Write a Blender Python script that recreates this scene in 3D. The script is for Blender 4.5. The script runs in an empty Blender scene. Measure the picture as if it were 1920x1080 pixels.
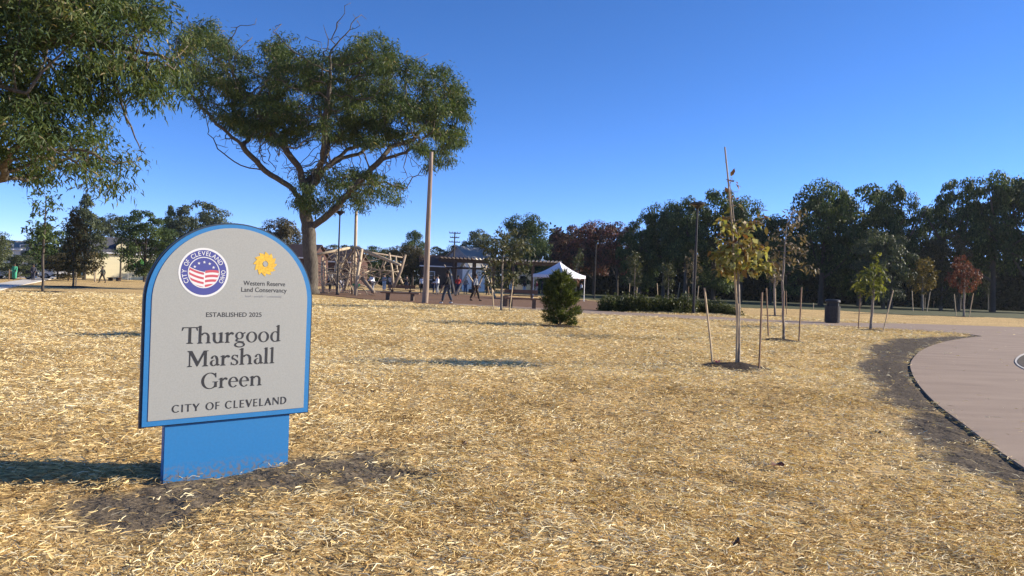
import bpy, bmesh, math, random
import numpy as np
from mathutils import Vector, Matrix
R = math.radians
random.seed(7); rng = np.random.default_rng(7)
S = bpy.context.scene; COL = S.collection
# ---------------------------------------------------------------- camera, sky, sun, exposure
FPX, HC, PHI, CAMZ = 1400.0, 532.0, 0.037, 1.2
PITCH = math.atan((540-HC)/FPX)
Fw = Vector((0, math.cos(PITCH), -math.sin(PITCH))); U0 = Vector((0, math.sin(PITCH), math.cos(PITCH))); R0 = Vector((1, 0, 0))
Rc = R0*math.cos(PHI)+U0*math.sin(PHI); Uc = -R0*math.sin(PHI)+U0*math.cos(PHI)
CAM = Vector((0, 0, CAMZ))
cd = bpy.data.cameras.new('camera'); cam = bpy.data.objects.new('camera', cd); COL.objects.link(cam)
m = Matrix((Rc, Uc, -Fw)).transposed().to_4x4(); m.translation = CAM; cam.matrix_world = m
cd.sensor_width = 36; cd.lens = 36*FPX/1920; cd.clip_start = 0.05; cd.clip_end = 8000
S.camera = cam
SUN_AZ, SUN_EL = R(78), R(22.5)          # clockwise from +Y
W = bpy.data.worlds.new('World'); S.world = W; W.use_nodes = True
wn, wl = W.node_tree.nodes, W.node_tree.links
bg = wn['Background']; sky = wn.new('ShaderNodeTexSky'); sky.sky_type = 'NISHITA'; sky.sun_disc = False
sky.sun_elevation = SUN_EL; sky.sun_rotation = SUN_AZ; sky.altitude = 3000; sky.air_density = 0.7; sky.dust_density = 0.0; sky.ozone_density = 6.0
hs = wn.new('ShaderNodeHueSaturation'); hs.inputs['Saturation'].default_value = 1.12; hs.inputs['Value'].default_value = 1.0
tint = wn.new('ShaderNodeMixRGB'); tint.blend_type = 'MULTIPLY'; tint.inputs[0].default_value = 1; tint.inputs[2].default_value = (1.85, 1.20, 1.15, 1)
wl.new(sky.outputs[0], hs.inputs['Color']); wl.new(hs.outputs[0], tint.inputs[1]); wl.new(tint.outputs[0], bg.inputs[0]); bg.inputs[1].default_value = 0.119
sd = bpy.data.lights.new('sun', 'SUN'); sun = bpy.data.objects.new('sun', sd); COL.objects.link(sun)
sd.energy = 5.0; sd.angle = R(0.55); sd.color = (1.0, 0.90, 0.74)
tosun = Vector((math.sin(SUN_AZ)*math.cos(SUN_EL), math.cos(SUN_AZ)*math.cos(SUN_EL), math.sin(SUN_EL)))
sun.rotation_euler = tosun.to_track_quat('Z', 'Y').to_euler()
S.view_settings.view_transform = 'Standard'; S.view_settings.look = 'None'
S.view_settings.exposure = 0.85; S.view_settings.gamma = 1.0
# ---------------------------------------------------------------- helpers: pixels to world
def ray(px, py):
    return (Fw + Rc*((px-960)/FPX) + Uc*((540-py)/FPX))
def P(px, py, d):                         # point at depth Y = d
    r = ray(px, py); return CAM + r*(d/r.y)
def sm(t): t = np.clip(t, 0, 1); return t*t*(3-2*t)
MOUNDS = []                               # (x, y, radius, height) soil mounds round young trees
def dip(x, y):
    return -0.32*sm((np.asarray(y)-32)/45.0)*sm((-np.asarray(x)-12)/28.0)
def G(px, py):                            # where the pixel's ray meets the smooth terrain
    r = ray(px, py); z = 0.0
    for _ in range(12):
        t = (z-CAMZ)/r.z if r.z < -1e-4 else 300
        p = CAM + r*t; z = float(dip(p.x, p.y))
    return Vector((p.x, p.y, z))
def hz(px): return HC + PHI*(px-960)
# ---------------------------------------------------------------- materials
def mat(name, col, rough=0.7, noise=0.0, nscale=20, bump=0.0, bscale=60, metal=0.0, col2=None, stretch=None, spec=0.3, detail=5):
    M = bpy.data.materials.new(name); M.use_nodes = True; n, l = M.node_tree.nodes, M.node_tree.links
    b = n['Principled BSDF']; b.inputs['Roughness'].default_value = rough; b.inputs['Metallic'].default_value = metal
    b.inputs['Specular IOR Level'].default_value = spec
    b.inputs['Base Color'].default_value = (*col, 1)
    tc = n.new('ShaderNodeTexCoord'); mp = n.new('ShaderNodeMapping'); l.new(tc.outputs['Object'], mp.inputs[0])
    if stretch: mp.inputs['Scale'].default_value = stretch
    if noise or col2:
        t = n.new('ShaderNodeTexNoise'); t.inputs['Scale'].default_value = nscale; t.inputs['Detail'].default_value = detail
        l.new(mp.outputs[0], t.inputs['Vector'])
        r = n.new('ShaderNodeValToRGB'); l.new(t.outputs[0], r.inputs[0])
        c2 = col2 or tuple(c*(1-noise) for c in col); c1 = col if col2 else tuple(min(1, c*(1+noise)) for c in col)
        r.color_ramp.elements[0].position = 0.32; r.color_ramp.elements[0].color = (*c2, 1)
        r.color_ramp.elements[1].position = 0.68; r.color_ramp.elements[1].color = (*c1, 1)
        l.new(r.outputs[0], b.inputs['Base Color'])
    if bump:
        t2 = n.new('ShaderNodeTexNoise'); t2.inputs['Scale'].default_value = bscale; t2.inputs['Detail'].default_value = 6
        l.new(mp.outputs[0], t2.inputs['Vector'])
        bp = n.new('ShaderNodeBump'); bp.inputs['Strength'].default_value = bump; bp.inputs['Distance'].default_value = 0.02
        l.new(t2.outputs[0], bp.inputs['Height']); l.new(bp.outputs[0], b.inputs['Normal'])
    return M
def leafmat(name, stops, transl=0.3, rough=0.55, spec=0.25):
    M = bpy.data.materials.new(name); M.use_nodes = True; n, l = M.node_tree.nodes, M.node_tree.links
    b = n['Principled BSDF']; b.inputs['Roughness'].default_value = rough; b.inputs['Specular IOR Level'].default_value = spec
    a = n.new('ShaderNodeAttribute'); a.attribute_name = 'v'
    r = n.new('ShaderNodeValToRGB'); l.new(a.outputs['Fac'], r.inputs[0])
    e = r.color_ramp.elements
    e[0].position, e[0].color = stops[0][0], (*stops[0][1], 1); e[1].position, e[1].color = stops[-1][0], (*stops[-1][1], 1)
    for p, c in stops[1:-1]:
        x = e.new(p); x.color = (*c, 1)
    l.new(r.outputs[0], b.inputs['Base Color'])
    tr = n.new('ShaderNodeBsdfTranslucent'); mx = n.new('ShaderNodeMixShader'); mx.inputs[0].default_value = transl
    g = n.new('ShaderNodeMixRGB'); g.blend_type = 'MULTIPLY'; g.inputs[0].default_value = 1; g.inputs[2].default_value = (1.3, 1.25, 0.6, 1)
    l.new(r.outputs[0], g.inputs[1]); l.new(g.outputs[0], tr.inputs[0])
    l.new(b.outputs[0], mx.inputs[1]); l.new(tr.outputs[0], mx.inputs[2]); l.new(mx.outputs[0], n['Material Output'].inputs[0])
    return M
M = {}
M['bark'] = mat('bark', (0.15, 0.128, 0.10), 0.9, col2=(0.06, 0.05, 0.04), nscale=7, bump=1.0, bscale=9, stretch=(3, 3, 0.5))
M['bark_dark'] = mat('bark_dark', (0.085, 0.07, 0.058), 0.9, noise=0.4, nscale=5, bump=0.6, bscale=14, stretch=(2, 2, 0.5))
M['sapling_bark'] = mat('sapling_bark', (0.24, 0.20, 0.16), 0.85, noise=0.4, nscale=30, bump=0.4, stretch=(1, 1, 0.4))
M['stake'] = mat('stake_wood', (0.42, 0.32, 0.2), 0.8, noise=0.3, nscale=18, bump=0.3, stretch=(3, 3, 0.3))
M['stake_dark'] = mat('weathered_stake_wood', (0.2, 0.13, 0.085), 0.85, noise=0.35, nscale=18, bump=0.3, stretch=(3, 3, 0.3))
M['pole'] = mat('pole_wood', (0.30, 0.225, 0.17), 0.85, noise=0.3, nscale=5, bump=0.3, stretch=(3, 3, 0.25))
M['log'] = mat('log_wood', (0.50, 0.40, 0.28), 0.8, noise=0.25, nscale=6, bump=0.3, stretch=(3, 3, 0.4))
M['oldlog'] = mat('old_log_wood', (0.26, 0.2, 0.15), 0.85, noise=0.3, nscale=5, bump=0.3, stretch=(3, 3, 0.4))
M['darkmetal'] = mat('dark_bronze_metal', (0.035, 0.03, 0.028), 0.45, noise=0.1, metal=0.3)
M['greymetal'] = mat('grey_metal', (0.35, 0.36, 0.37), 0.5, noise=0.1, metal=0.5)
M['whitemetal'] = mat('white_metal', (0.75, 0.75, 0.75), 0.5, noise=0.05)
M['canwood'] = mat('brown_panel', (0.055, 0.045, 0.038), 0.6, noise=0.2, nscale=12)
M['blackplastic'] = mat('black_plastic', (0.02, 0.02, 0.022), 0.4)
M['white_fabric'] = mat('white_fabric', (0.78, 0.78, 0.86), 0.8, noise=0.04, nscale=4, bump=0.1, bscale=8)
M['green_fabric'] = mat('green_fabric', (0.12, 0.36, 0.08), 0.8, noise=0.1, nscale=4)
M['bench'] = mat('bench_wood', (0.2, 0.105, 0.06), 0.7, noise=0.25, nscale=8, stretch=(0.3, 4, 4))
M['benchbase'] = mat('bench_base', (0.13, 0.09, 0.065), 0.8, noise=0.2, nscale=10)
M['pergola'] = mat('pergola_wood', (0.075, 0.055, 0.045), 0.8, noise=0.2)
M['rafter'] = mat('sunlit_rafter_wood', (0.62, 0.56, 0.46), 0.7, noise=0.1)
M['cream'] = mat('cream_siding', (0.80, 0.72, 0.47), 0.8, noise=0.05, nscale=3, bump=0.3, bscale=3, stretch=(0.1, 0.1, 8))
M['whitewall'] = mat('white_siding', (0.78, 0.77, 0.73), 0.8, noise=0.05, nscale=3)
M['greywall'] = mat('grey_siding', (0.27, 0.27, 0.29), 0.8, noise=0.12, nscale=3)
M['brownroof'] = mat('brown_shingles', (0.075, 0.048, 0.045), 0.85, noise=0.25, nscale=8)
M['brick'] = mat('red_brown_brick', (0.085, 0.045, 0.038), 0.9, noise=0.25, nscale=9)
M['roofdark'] = mat('dark_shingles', (0.085, 0.085, 0.1), 0.85, noise=0.25, nscale=9, stretch=(1, 1, 4))
M['roofgrey'] = mat('grey_shingles', (0.33, 0.315, 0.28), 0.85, noise=0.2, nscale=6, stretch=(1, 1, 4))
M['glass'] = mat('window_glass', (0.02, 0.025, 0.03), 0.1, spec=0.6)
M['skin_dark'] = mat('brown_skin', (0.13, 0.07, 0.045), 0.6)
M['skin_light'] = mat('light_skin', (0.5, 0.3, 0.22), 0.6)
M['hair'] = mat('dark_hair', (0.02, 0.015, 0.012), 0.7)
M['rubber'] = mat('tyre_rubber', (0.02, 0.02, 0.02), 0.8)
M['concrete'] = mat('pinkish_concrete', (0.335, 0.248, 0.182), 0.85, col2=(0.262, 0.19, 0.14), nscale=1.1, bump=0.25, bscale=120, stretch=(0.6, 2.2, 1), detail=9)
M['sidewalk'] = mat('pale_concrete', (0.56, 0.52, 0.46), 0.85, noise=0.1, nscale=1.5, bump=0.1, bscale=80)
M['mulch'] = mat('brown_wood_chips', (0.21, 0.115, 0.06), 0.95, col2=(0.13, 0.07, 0.038), nscale=3, bump=0.8, bscale=18, detail=10)
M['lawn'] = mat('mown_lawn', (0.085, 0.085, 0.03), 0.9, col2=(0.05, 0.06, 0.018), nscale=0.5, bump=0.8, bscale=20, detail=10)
M['asphalt'] = mat('asphalt', (0.05, 0.05, 0.052), 0.9, noise=0.2, nscale=8)
M['soil'] = mat('dark_soil', (0.07, 0.055, 0.042), 0.95, noise=0.3, nscale=10, bump=1, bscale=40)
def cloth(col): 
    k = 'cloth_%02x%02x%02x' % tuple(int(c*255) for c in col)
    if k not in M: M[k] = mat('woven_cloth', col, 0.85, noise=0.15, nscale=12)
    return M[k]
# ---------------------------------------------------------------- object helpers
def tag(o, label=None, cat=None, group=None, kind=None):
    if label: o['label'] = label
    if cat: o['category'] = cat
    if group: o['group'] = group
    if kind: o['kind'] = kind
    return o
def link(name, me, material, parent=None, smooth=False):
    if material and not me.materials: me.materials.append(material)
    o = bpy.data.objects.new(name, me); COL.objects.link(o)
    if parent: o.parent = parent
    if smooth:
        me.polygons.foreach_set('use_smooth', [True]*len(me.polygons))
    return o
def empty(name, loc, rz=0.0):
    o = bpy.data.objects.new(name, None); COL.objects.link(o); o.location = loc; o.rotation_euler = (0, 0, rz); o.empty_display_size = 0.2
    return o
def copy_tree(o, parent=None):
    c = o.copy(); COL.objects.link(c); c.parent = parent
    for ch in [x for x in bpy.data.objects if x.parent == o]: copy_tree(ch, c)
    return c
class MB:
    def __init__(s): s.v = []; s.f = []
    def quad(s, *p):
        n = len(s.v); s.v += [tuple(q) for q in p]; s.f.append(tuple(range(n, n+len(p)))); return s
    def box(s, x0, x1, y0, y1, z0, z1, M4=None):
        n = len(s.v); c = [(x0,y0,z0),(x1,y0,z0),(x1,y1,z0),(x0,y1,z0),(x0,y0,z1),(x1,y0,z1),(x1,y1,z1),(x0,y1,z1)]
        if M4 is not None: c = [tuple(M4 @ Vector(q)) for q in c]
        s.v += c; s.f += [tuple(n+i for i in q) for q in ((0,3,2,1),(4,5,6,7),(0,1,5,4),(1,2,6,5),(2,3,7,6),(3,0,4,7))]; return s
    def tube(s, pts, rad, k=8, cap=True, square=False):
        pts = [Vector(p) for p in pts]; n0 = len(s.v); N = len(pts)
        if not hasattr(rad, '__len__'): rad = [rad]*N
        prev = None
        for i, p in enumerate(pts):
            d = (pts[min(i+1, N-1)]-pts[max(i-1, 0)])
            d = d.normalized() if d.length > 1e-9 else Vector((0, 0, 1))
            if prev is None: a = d.orthogonal().normalized()
            else:
                a = prev - d*prev.dot(d); a = a.normalized() if a.length > 1e-6 else d.orthogonal().normalized()
            prev = a; b = d.cross(a)
            for j in range(k):
                t = 2*math.pi*(j+0.5)/k; s.v.append(tuple(p + (a*math.cos(t)+b*math.sin(t))*rad[i]))
        for i in range(N-1):
            for j in range(k):
                a0 = n0+i*k+j; a1 = n0+i*k+(j+1) % k; s.f.append((a0, a1, a1+k, a0+k))
        if cap:
            s.f.append(tuple(n0+j for j in reversed(range(k)))); s.f.append(tuple(n0+(N-1)*k+j for j in range(k)))
        return s
    def lathe(s, prof, k=20, c=(0, 0, 0)):
        n0 = len(s.v)
        for r, z in prof:
            for j in range(k): t = 2*math.pi*j/k; s.v.append((c[0]+r*math.cos(t), c[1]+r*math.sin(t), c[2]+z))
        for i in range(len(prof)-1):
            for j in range(k):
                a0 = n0+i*k+j; a1 = n0+i*k+(j+1) % k; s.f.append((a0, a1, a1+k, a0+k))
        s.f.append(tuple(n0+j for j in reversed(range(k)))); s.f.append(tuple(n0+(len(prof)-1)*k+j for j in range(k)))
        return s
    def mesh(s, name):
        me = bpy.data.meshes.new(name); me.from_pydata(s.v, [], s.f); me.update(); return me
    def build(s, name, material, parent=None, smooth=False):
        return link(name, s.mesh(name), material, parent, smooth)
def np_mesh(name, V, F, v=None):          # V (n,3), F (m,k) ; v per-face value
    me = bpy.data.meshes.new(name); m_, k = F.shape
    me.vertices.add(len(V)); me.vertices.foreach_set('co', np.ascontiguousarray(V, dtype=np.float32).ravel())
    me.loops.add(m_*k); me.loops.foreach_set('vertex_index', np.ascontiguousarray(F, dtype=np.int32).ravel())
    me.polygons.add(m_); me.polygons.foreach_set('loop_start', np.arange(0, m_*k, k, dtype=np.int32))
    me.polygons.foreach_set('loop_total', np.full(m_, k, dtype=np.int32))
    if v is not None:
        a = me.attributes.new('v', 'FLOAT', 'FACE'); a.data.foreach_set('value', np.ascontiguousarray(v, dtype=np.float32))
    me.update(calc_edges=True); return me
# smooth value noise for shaping things
_tab = rng.random((256, 256))
def vnoise(x, y, s=1.0):
    x = np.asarray(x, float)/s; y = np.asarray(y, float)/s; xi = np.floor(x).astype(int); yi = np.floor(y).astype(int); fx = x-xi; fy = y-yi
    fx = fx*fx*(3-2*fx); fy = fy*fy*(3-2*fy); g = lambda a, b: _tab[a & 255, b & 255]
    return (g(xi, yi)*(1-fx)+g(xi+1, yi)*fx)*(1-fy)+(g(xi, yi+1)*(1-fx)+g(xi+1, yi+1)*fx)*fy
def poly_sd(x, y, poly):                   # signed distance (inside negative)
    x = np.asarray(x, float); y = np.asarray(y, float); d = np.full(x.shape, 1e9); ins = np.zeros(x.shape, bool); n = len(poly)
    for i in range(n):
        ax, ay = poly[i]; bx, by = poly[(i+1) % n]; ex, ey = bx-ax, by-ay
        t = np.clip(((x-ax)*ex+(y-ay)*ey)/(ex*ex+ey*ey+1e-12), 0, 1); d = np.minimum(d, np.hypot(x-ax-t*ex, y-ay-t*ey))
        c = ((ay > y) != (by > y)) & (x < (bx-ax)*(y-ay)/((by-ay) if abs(by-ay) > 1e-12 else 1e-12)+ax); ins ^= c
    return np.where(ins, -d, d)
def gpoly(pts): return [tuple(G(*p)[:2]) for p in pts]
def catmull(pts, n=8, closed=True):
    out = []; N = len(pts)
    for i in range(N if closed else N-1):
        p0, p1, p2, p3 = (np.array(pts[(i+j-1) % N] if closed else pts[min(max(i+j-1, 0), N-1)], float) for j in range(4))
        for k in range(n):
            t = k/n; out.append(tuple(0.5*((2*p1)+(-p0+p2)*t+(2*p0-5*p1+4*p2-p3)*t*t+(-p0+3*p1-3*p2+p3)*t**3)))
    if not closed: out.append(tuple(pts[-1]))
    return out
# ---------------------------------------------------------------- ground plan
EDGE = [(1842,631),(1800,636),(1762,644),(1728,658),(1708,680),(1712,705),(1730,732),(1760,762),(1810,800),(1865,842),(1920,880)]
edge_w = catmull(gpoly(EDGE), 8, closed=False)
path_main = [tuple(p) for p in edge_w] + [(3.9, 3.1), (4.6, 1.5), (6.0, -3), (12, -3), (14, 6)] + gpoly([(2150, 700)]) + \
    gpoly([(2300, 640), (2300, 633), (1920, 614), (1700, 607), (1600, 606), (1480, 601.5), (1420, 599), (1300, 592), (1180, 586.5), (1090, 582), (1020, 578), (930, 573.5), (850, 569.5),
           (850, 571.5), (930, 577.5), (1020, 584), (1090, 588.5), (1180, 592.5), (1300, 598.5), (1420, 605.5), (1480, 608), (1600, 613.5), (1680, 618), (1760, 623), (1815, 627)])
SOIL_EDGE = gpoly([(1842,629),(1760,632),(1680,634),(1640,652),(1625,700),(1650,735),(1700,765),(1715,800),(1770,850),(1840,895),(1930,945),(1990,880),(1920,880)]+[tuple(e) for e in reversed(EDGE[:-1])])
SOIL_SIGN = gpoly([(140,975),(165,930),(240,905),(300,890),(420,885),(540,865),(660,846),(760,850),(825,880),(800,900),(700,915),(620,908),(560,925),(470,945),(330,975),(230,985)])
SOIL_ISLE = gpoly([(1908,668),(1960,650),(2050,650),(2050,700),(1950,705),(1908,688)])
LAWN = [tuple(p) for p in gpoly([(1100, 561.5), (1400, 577), (1560, 581.5), (1700, 590.5), (1920, 597), (2400, 605)])]+[(400, 150), (400, 900), (-40, 900), (2, 110)]
MULCH = gpoly([(592,551.5),(640,556),(720,564.5),(800,571),(850,573.5),(930,577),(1020,580.5),(1090,582.5),(1180,586),(1140,570),(1100,562.5),(1000,559),(880,553),(780,548.5),(700,546),(600,541)])
SIDEWALK = gpoly([(-160,580),(0,544),(60,530.5),(130,515.5),(150,513),(138,511.8),(115,513),(50,523),(0,531),(-160,560)])
ROAD = gpoly([(-220,545),(0,523),(60,514.5),(120,509.5),(112,508.6),(40,510.5),(0,513.5),(-220,520)])
SAPS = {}                                    # name -> base point ; mound list
def mound(px, py, r, h): p = G(px, py); MOUNDS.append((p.x, p.y, r, h)); return p
for a in ((1383,689,0.60,0.09),(1470,640,0.62,0.09),(1632,620,0.62,0.09),(1730,583.5,0.9,0.05),(1806,594,0.9,0.05),(940,583,0.9,0.06),(80,548,1.6,0.1),(137,538.5,1.6,0.1),(1052,613,0.75,0.08),(178,529,0.9,0.06),(1455,592,0.8,0.04)): mound(*a)
def soil_amount(x, y):                       # 0 straw .. 1 bare soil
    n = (vnoise(x, y, 0.35)-0.5)*0.45+(vnoise(x+9, y, 0.11)-0.5)*0.25
    s = np.zeros(np.shape(x))
    for poly, w, k in ((SOIL_EDGE, 0.30, 0.9), (SOIL_SIGN, 0.22, 1.0), (SOIL_ISLE, 0.2, 1.0)):
        s = np.maximum(s, np.clip(0.5-(poly_sd(x, y, poly)+n*k-(.0 if k == 1.0 and w < .25 else .12))/w, 0, 1))
    for mx, my, r, h in MOUNDS:
        s = np.maximum(s, np.clip(0.5-(np.hypot(x-mx, (y-my))+n*0.5-r)/0.14, 0, 1))
    return s
def ground_z(x, y):
    x = np.asarray(x, float); y = np.asarray(y, float); d = np.hypot(x, y); s = soil_amount(x, y)
    pd = poly_sd(x, y, path_main); pw = np.clip(pd/0.5, 0, 1)      # flat beside the slab
    z = dip(x, y) + ((vnoise(x, y, 1.9)-0.5)*0.05+(vnoise(x+3, y+5, 0.6)-0.5)*0.025+(vnoise(x, y, 0.17)-0.5)*0.016)*(0.15+0.85*pw)
    for mx, my, r, h in MOUNDS: z = z + h*np.exp(-((x-mx)**2+(y-my)**2)/(r*0.8)**2)
    z = z - 0.012*s
    flat = np.minimum(np.minimum(poly_sd(x, y, LAWN), poly_sd(x, y, MULCH)), poly_sd(x, y, SIDEWALK))
    z = np.where(flat < 0.4, np.where(flat < 0, dip(x, y)-0.03, (z-0.0)*np.clip(flat/0.4, 0, 1)+(dip(x, y)-0.03)*(1-np.clip(flat/0.4, 0, 1))), z)
    z = z + np.where(s > .3, (vnoise(x, y, 0.09)-0.5)*0.022*np.clip(s*1.5, 0, 1)*np.clip(pd/0.2, 0, 1), 0)
    z = np.where(pd < 0.5, np.where(pd < -0.12, dip(x, y)-0.035, np.where(pd < 0.02, dip(x, y)-0.004-0.031*np.clip((0.02-pd)/0.14, 0, 1), np.minimum(z, 0.012))), z)
    return z, s
# ---------------------------------------------------------------- ground sheet (polar grid)
angf = np.concatenate([np.linspace(-180, -48, 40)[:-1], np.linspace(-48, 48, 820), np.linspace(48, 180, 40)[1:-1]])
ang = np.radians(angf); ds = np.concatenate([[0.3, 0.8, 1.3, 1.8], np.geomspace(2.2, 90, 560), np.geomspace(92, 6000, 50)])
A, D = np.meshgrid(ang, ds); X = np.sin(A)*D; Y = np.cos(A)*D
Z, SO = ground_z(X.ravel(), Y.ravel())
V = np.stack([X.ravel(), Y.ravel(), Z], 1); na, nd = len(ang), len(ds)
i0 = (np.arange(nd-1)[:, None]*na+np.arange(na)[None, :]); i1 = (np.arange(nd-1)[:, None]*na+(np.arange(na)+1)[None, :] % na)
F = np.stack([i0, i0+na, i1+na, i1], -1).reshape(-1, 4)
c0 = len(V); V = np.vstack([V, [[0, 0, 0]]])
me = np_mesh('ground', V, F)
at = me.attributes.new('soil', 'FLOAT', 'POINT'); at.data.foreach_set('value', np.append(SO, 0).astype(np.float32))
def bark_amount(x, y):
    q = 0.5*np.clip(0.5-poly_sd(x, y, SOIL_EDGE)/0.5, 0, 1)
    for mx, my, r_, h_ in MOUNDS: q = np.maximum(q, np.clip(0.5-(np.hypot(x-mx, y-my)-r_)/0.2, 0, 1)*.95)
    return q
at = me.attributes.new('bark_mulch', 'FLOAT', 'POINT'); at.data.foreach_set('value', np.append(bark_amount(X.ravel(), Y.ravel()), 0).astype(np.float32))
me.polygons.foreach_set('use_smooth', np.ones(len(F), bool))
GM = bpy.data.materials.new('straw_covered_ground'); GM.use_nodes = True; n, l = GM.node_tree.nodes, GM.node_tree.links
b = n['Principled BSDF']; b.inputs['Roughness'].default_value = 0.9; b.inputs['Specular IOR Level'].default_value = 0.1
tc = n.new('ShaderNodeTexCoord')
def nz(scale, det, stretch=None, dist=0.0):
    t = n.new('ShaderNodeTexNoise'); t.inputs['Scale'].default_value = scale; t.inputs['Detail'].default_value = det; t.inputs['Distortion'].default_value = dist
    if stretch:
        mp = n.new('ShaderNodeMapping'); mp.inputs['Scale'].default_value = stretch; l.new(tc.outputs['Object'], mp.inputs[0]); l.new(mp.outputs[0], t.inputs['Vector'])
    else: l.new(tc.outputs['Object'], t.inputs['Vector'])
    return t
n1 = nz(16, 8, (0.7, 1.6, 1), 1.2); n2 = nz(0.55, 6); n3 = nz(30, 8)
rs = n.new('ShaderNodeValToRGB'); e = rs.color_ramp.elements
e[0].position = 0.30; e[0].color = (0.17, 0.105, 0.045, 1); e[1].position = 0.68; e[1].color = (0.86, 0.65, 0.33, 1); x = e.new(0.5); x.color = (0.56, 0.385, 0.17, 1)
l.new(n1.outputs[0], rs.inputs[0])
big = n.new('ShaderNodeValToRGB'); e = big.color_ramp.elements; e[0].position = 0.3; e[0].color = (0.8, 0.76, 0.7, 1); e[1].position = 0.7; e[1].color = (1.1, 1.1, 1.08, 1); l.new(n2.outputs[0], big.inputs[0])
mu = n.new('ShaderNodeMixRGB'); mu.blend_type = 'MULTIPLY'; mu.inputs[0].default_value = 1; l.new(rs.outputs[0], mu.inputs[1]); l.new(big.outputs[0], mu.inputs[2])
so = n.new('ShaderNodeValToRGB'); e = so.color_ramp.elements; e[0].position = 0.3; e[0].color = (0.085, 0.066, 0.046, 1); e[1].position = 0.72; e[1].color = (0.20, 0.158, 0.112, 1); l.new(n3.outputs[0], so.inputs[0])
at = n.new('ShaderNodeAttribute'); at.attribute_name = 'soil'
at2 = n.new('ShaderNodeAttribute'); at2.attribute_name = 'bark_mulch'
bk = n.new('ShaderNodeMixRGB'); bk.inputs[2].default_value = (0.045, 0.033, 0.024, 1); l.new(at2.outputs['Fac'], bk.inputs[0]); l.new(so.outputs[0], bk.inputs[1]); so = bk
mm = n.new('ShaderNodeMixRGB'); l.new(at.outputs['Fac'], mm.inputs[0]); l.new(mu.outputs[0], mm.inputs[1]); l.new(so.outputs[0], mm.inputs[2]); l.new(mm.outputs[0], b.inputs['Base Color'])
bp = n.new('ShaderNodeBump'); bp.inputs['Strength'].default_value = 1.0; bp.inputs['Distance'].default_value = 0.016
ad = n.new('ShaderNodeMath'); ad.operation = 'ADD'; l.new(n1.outputs[0], ad.inputs[0]); l.new(n3.outputs[0], ad.inputs[1]); l.new(ad.outputs[0], bp.inputs['Height']); l.new(bp.outputs[0], b.inputs['Normal'])
tag(link('ground', me, GM), 'straw-covered ground of the new park', kind='structure')
def sheet(name, poly, z, material, label, thick=0.06, top=0.0):
    bm = bmesh.new(); zz = [float(dip(*p))+z for p in poly]
    vs = [bm.verts.new((p[0], p[1], q)) for p, q in zip(poly, zz)]; f = bm.faces.new(vs)
    if f.calc_area() and f.normal.z < 0: f.normal_flip()
    bmesh.ops.recalc_face_normals(bm, faces=[f])
    r = bmesh.ops.extrude_face_region(bm, geom=[f]); 
    for v_ in [g for g in r['geom'] if isinstance(g, bmesh.types.BMVert)]: v_.co.z -= thick
    bmesh.ops.triangulate(bm, faces=[q for q in bm.faces if len(q.verts) > 4]); bmesh.ops.recalc_face_normals(bm, faces=bm.faces)
    me = bpy.data.meshes.new(name); bm.to_mesh(me); bm.free()
    return tag(link(name, me, material), label, kind='structure')
sheet('path', path_main, 0.014, M['concrete'], 'curving pink-grey concrete footpath', 0.11)
ISK = catmull(gpoly([(1903,678),(1922,664),(1975,655),(2050,656),(2100,675),(2040,700),(1960,702),(1918,693)]), 6)
sheet('kerb', ISK, 0.026, M['sidewalk'], 'kerb of the planting bed at the right edge, its highlight painted pale', 0.05)  # pale tone stands for the highlight along the kerb
icx, icy = sum(p[0] for p in ISK)/len(ISK), sum(p[1] for p in ISK)/len(ISK)
sheet('planting_bed', [(icx+(p[0]-icx)*.93, icy+(p[1]-icy)*.90) for p in ISK], 0.031, M['soil'], 'bare soil inside the kerbed bed at the right edge', 0.02)
def wavy(poly, a=0.25):
    out = []
    for i in range(len(poly)):
        p, q = np.array(poly[i]), np.array(poly[(i+1) % len(poly)]); k = max(1, min(30, int(np.hypot(*(q-p))/0.8)))
        for j in range(k):
            t = p+(q-p)*j/k; out.append((t[0]+(random.random()-.5)*a, t[1]+(random.random()-.5)*a))
    return out
sheet('mulch_surface', wavy(MULCH, 0.3), 0.004, M['mulch'], 'brown wood chip surface of the playground', 0.05)
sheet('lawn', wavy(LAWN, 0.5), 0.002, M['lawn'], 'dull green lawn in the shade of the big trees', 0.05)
sheet('sidewalk', SIDEWALK, 0.02, M['sidewalk'], 'pale pavement along the street', 0.08)
sheet('road', ROAD, 0.015, M['asphalt'], 'asphalt street beyond the pavement', 0.05)
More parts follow.
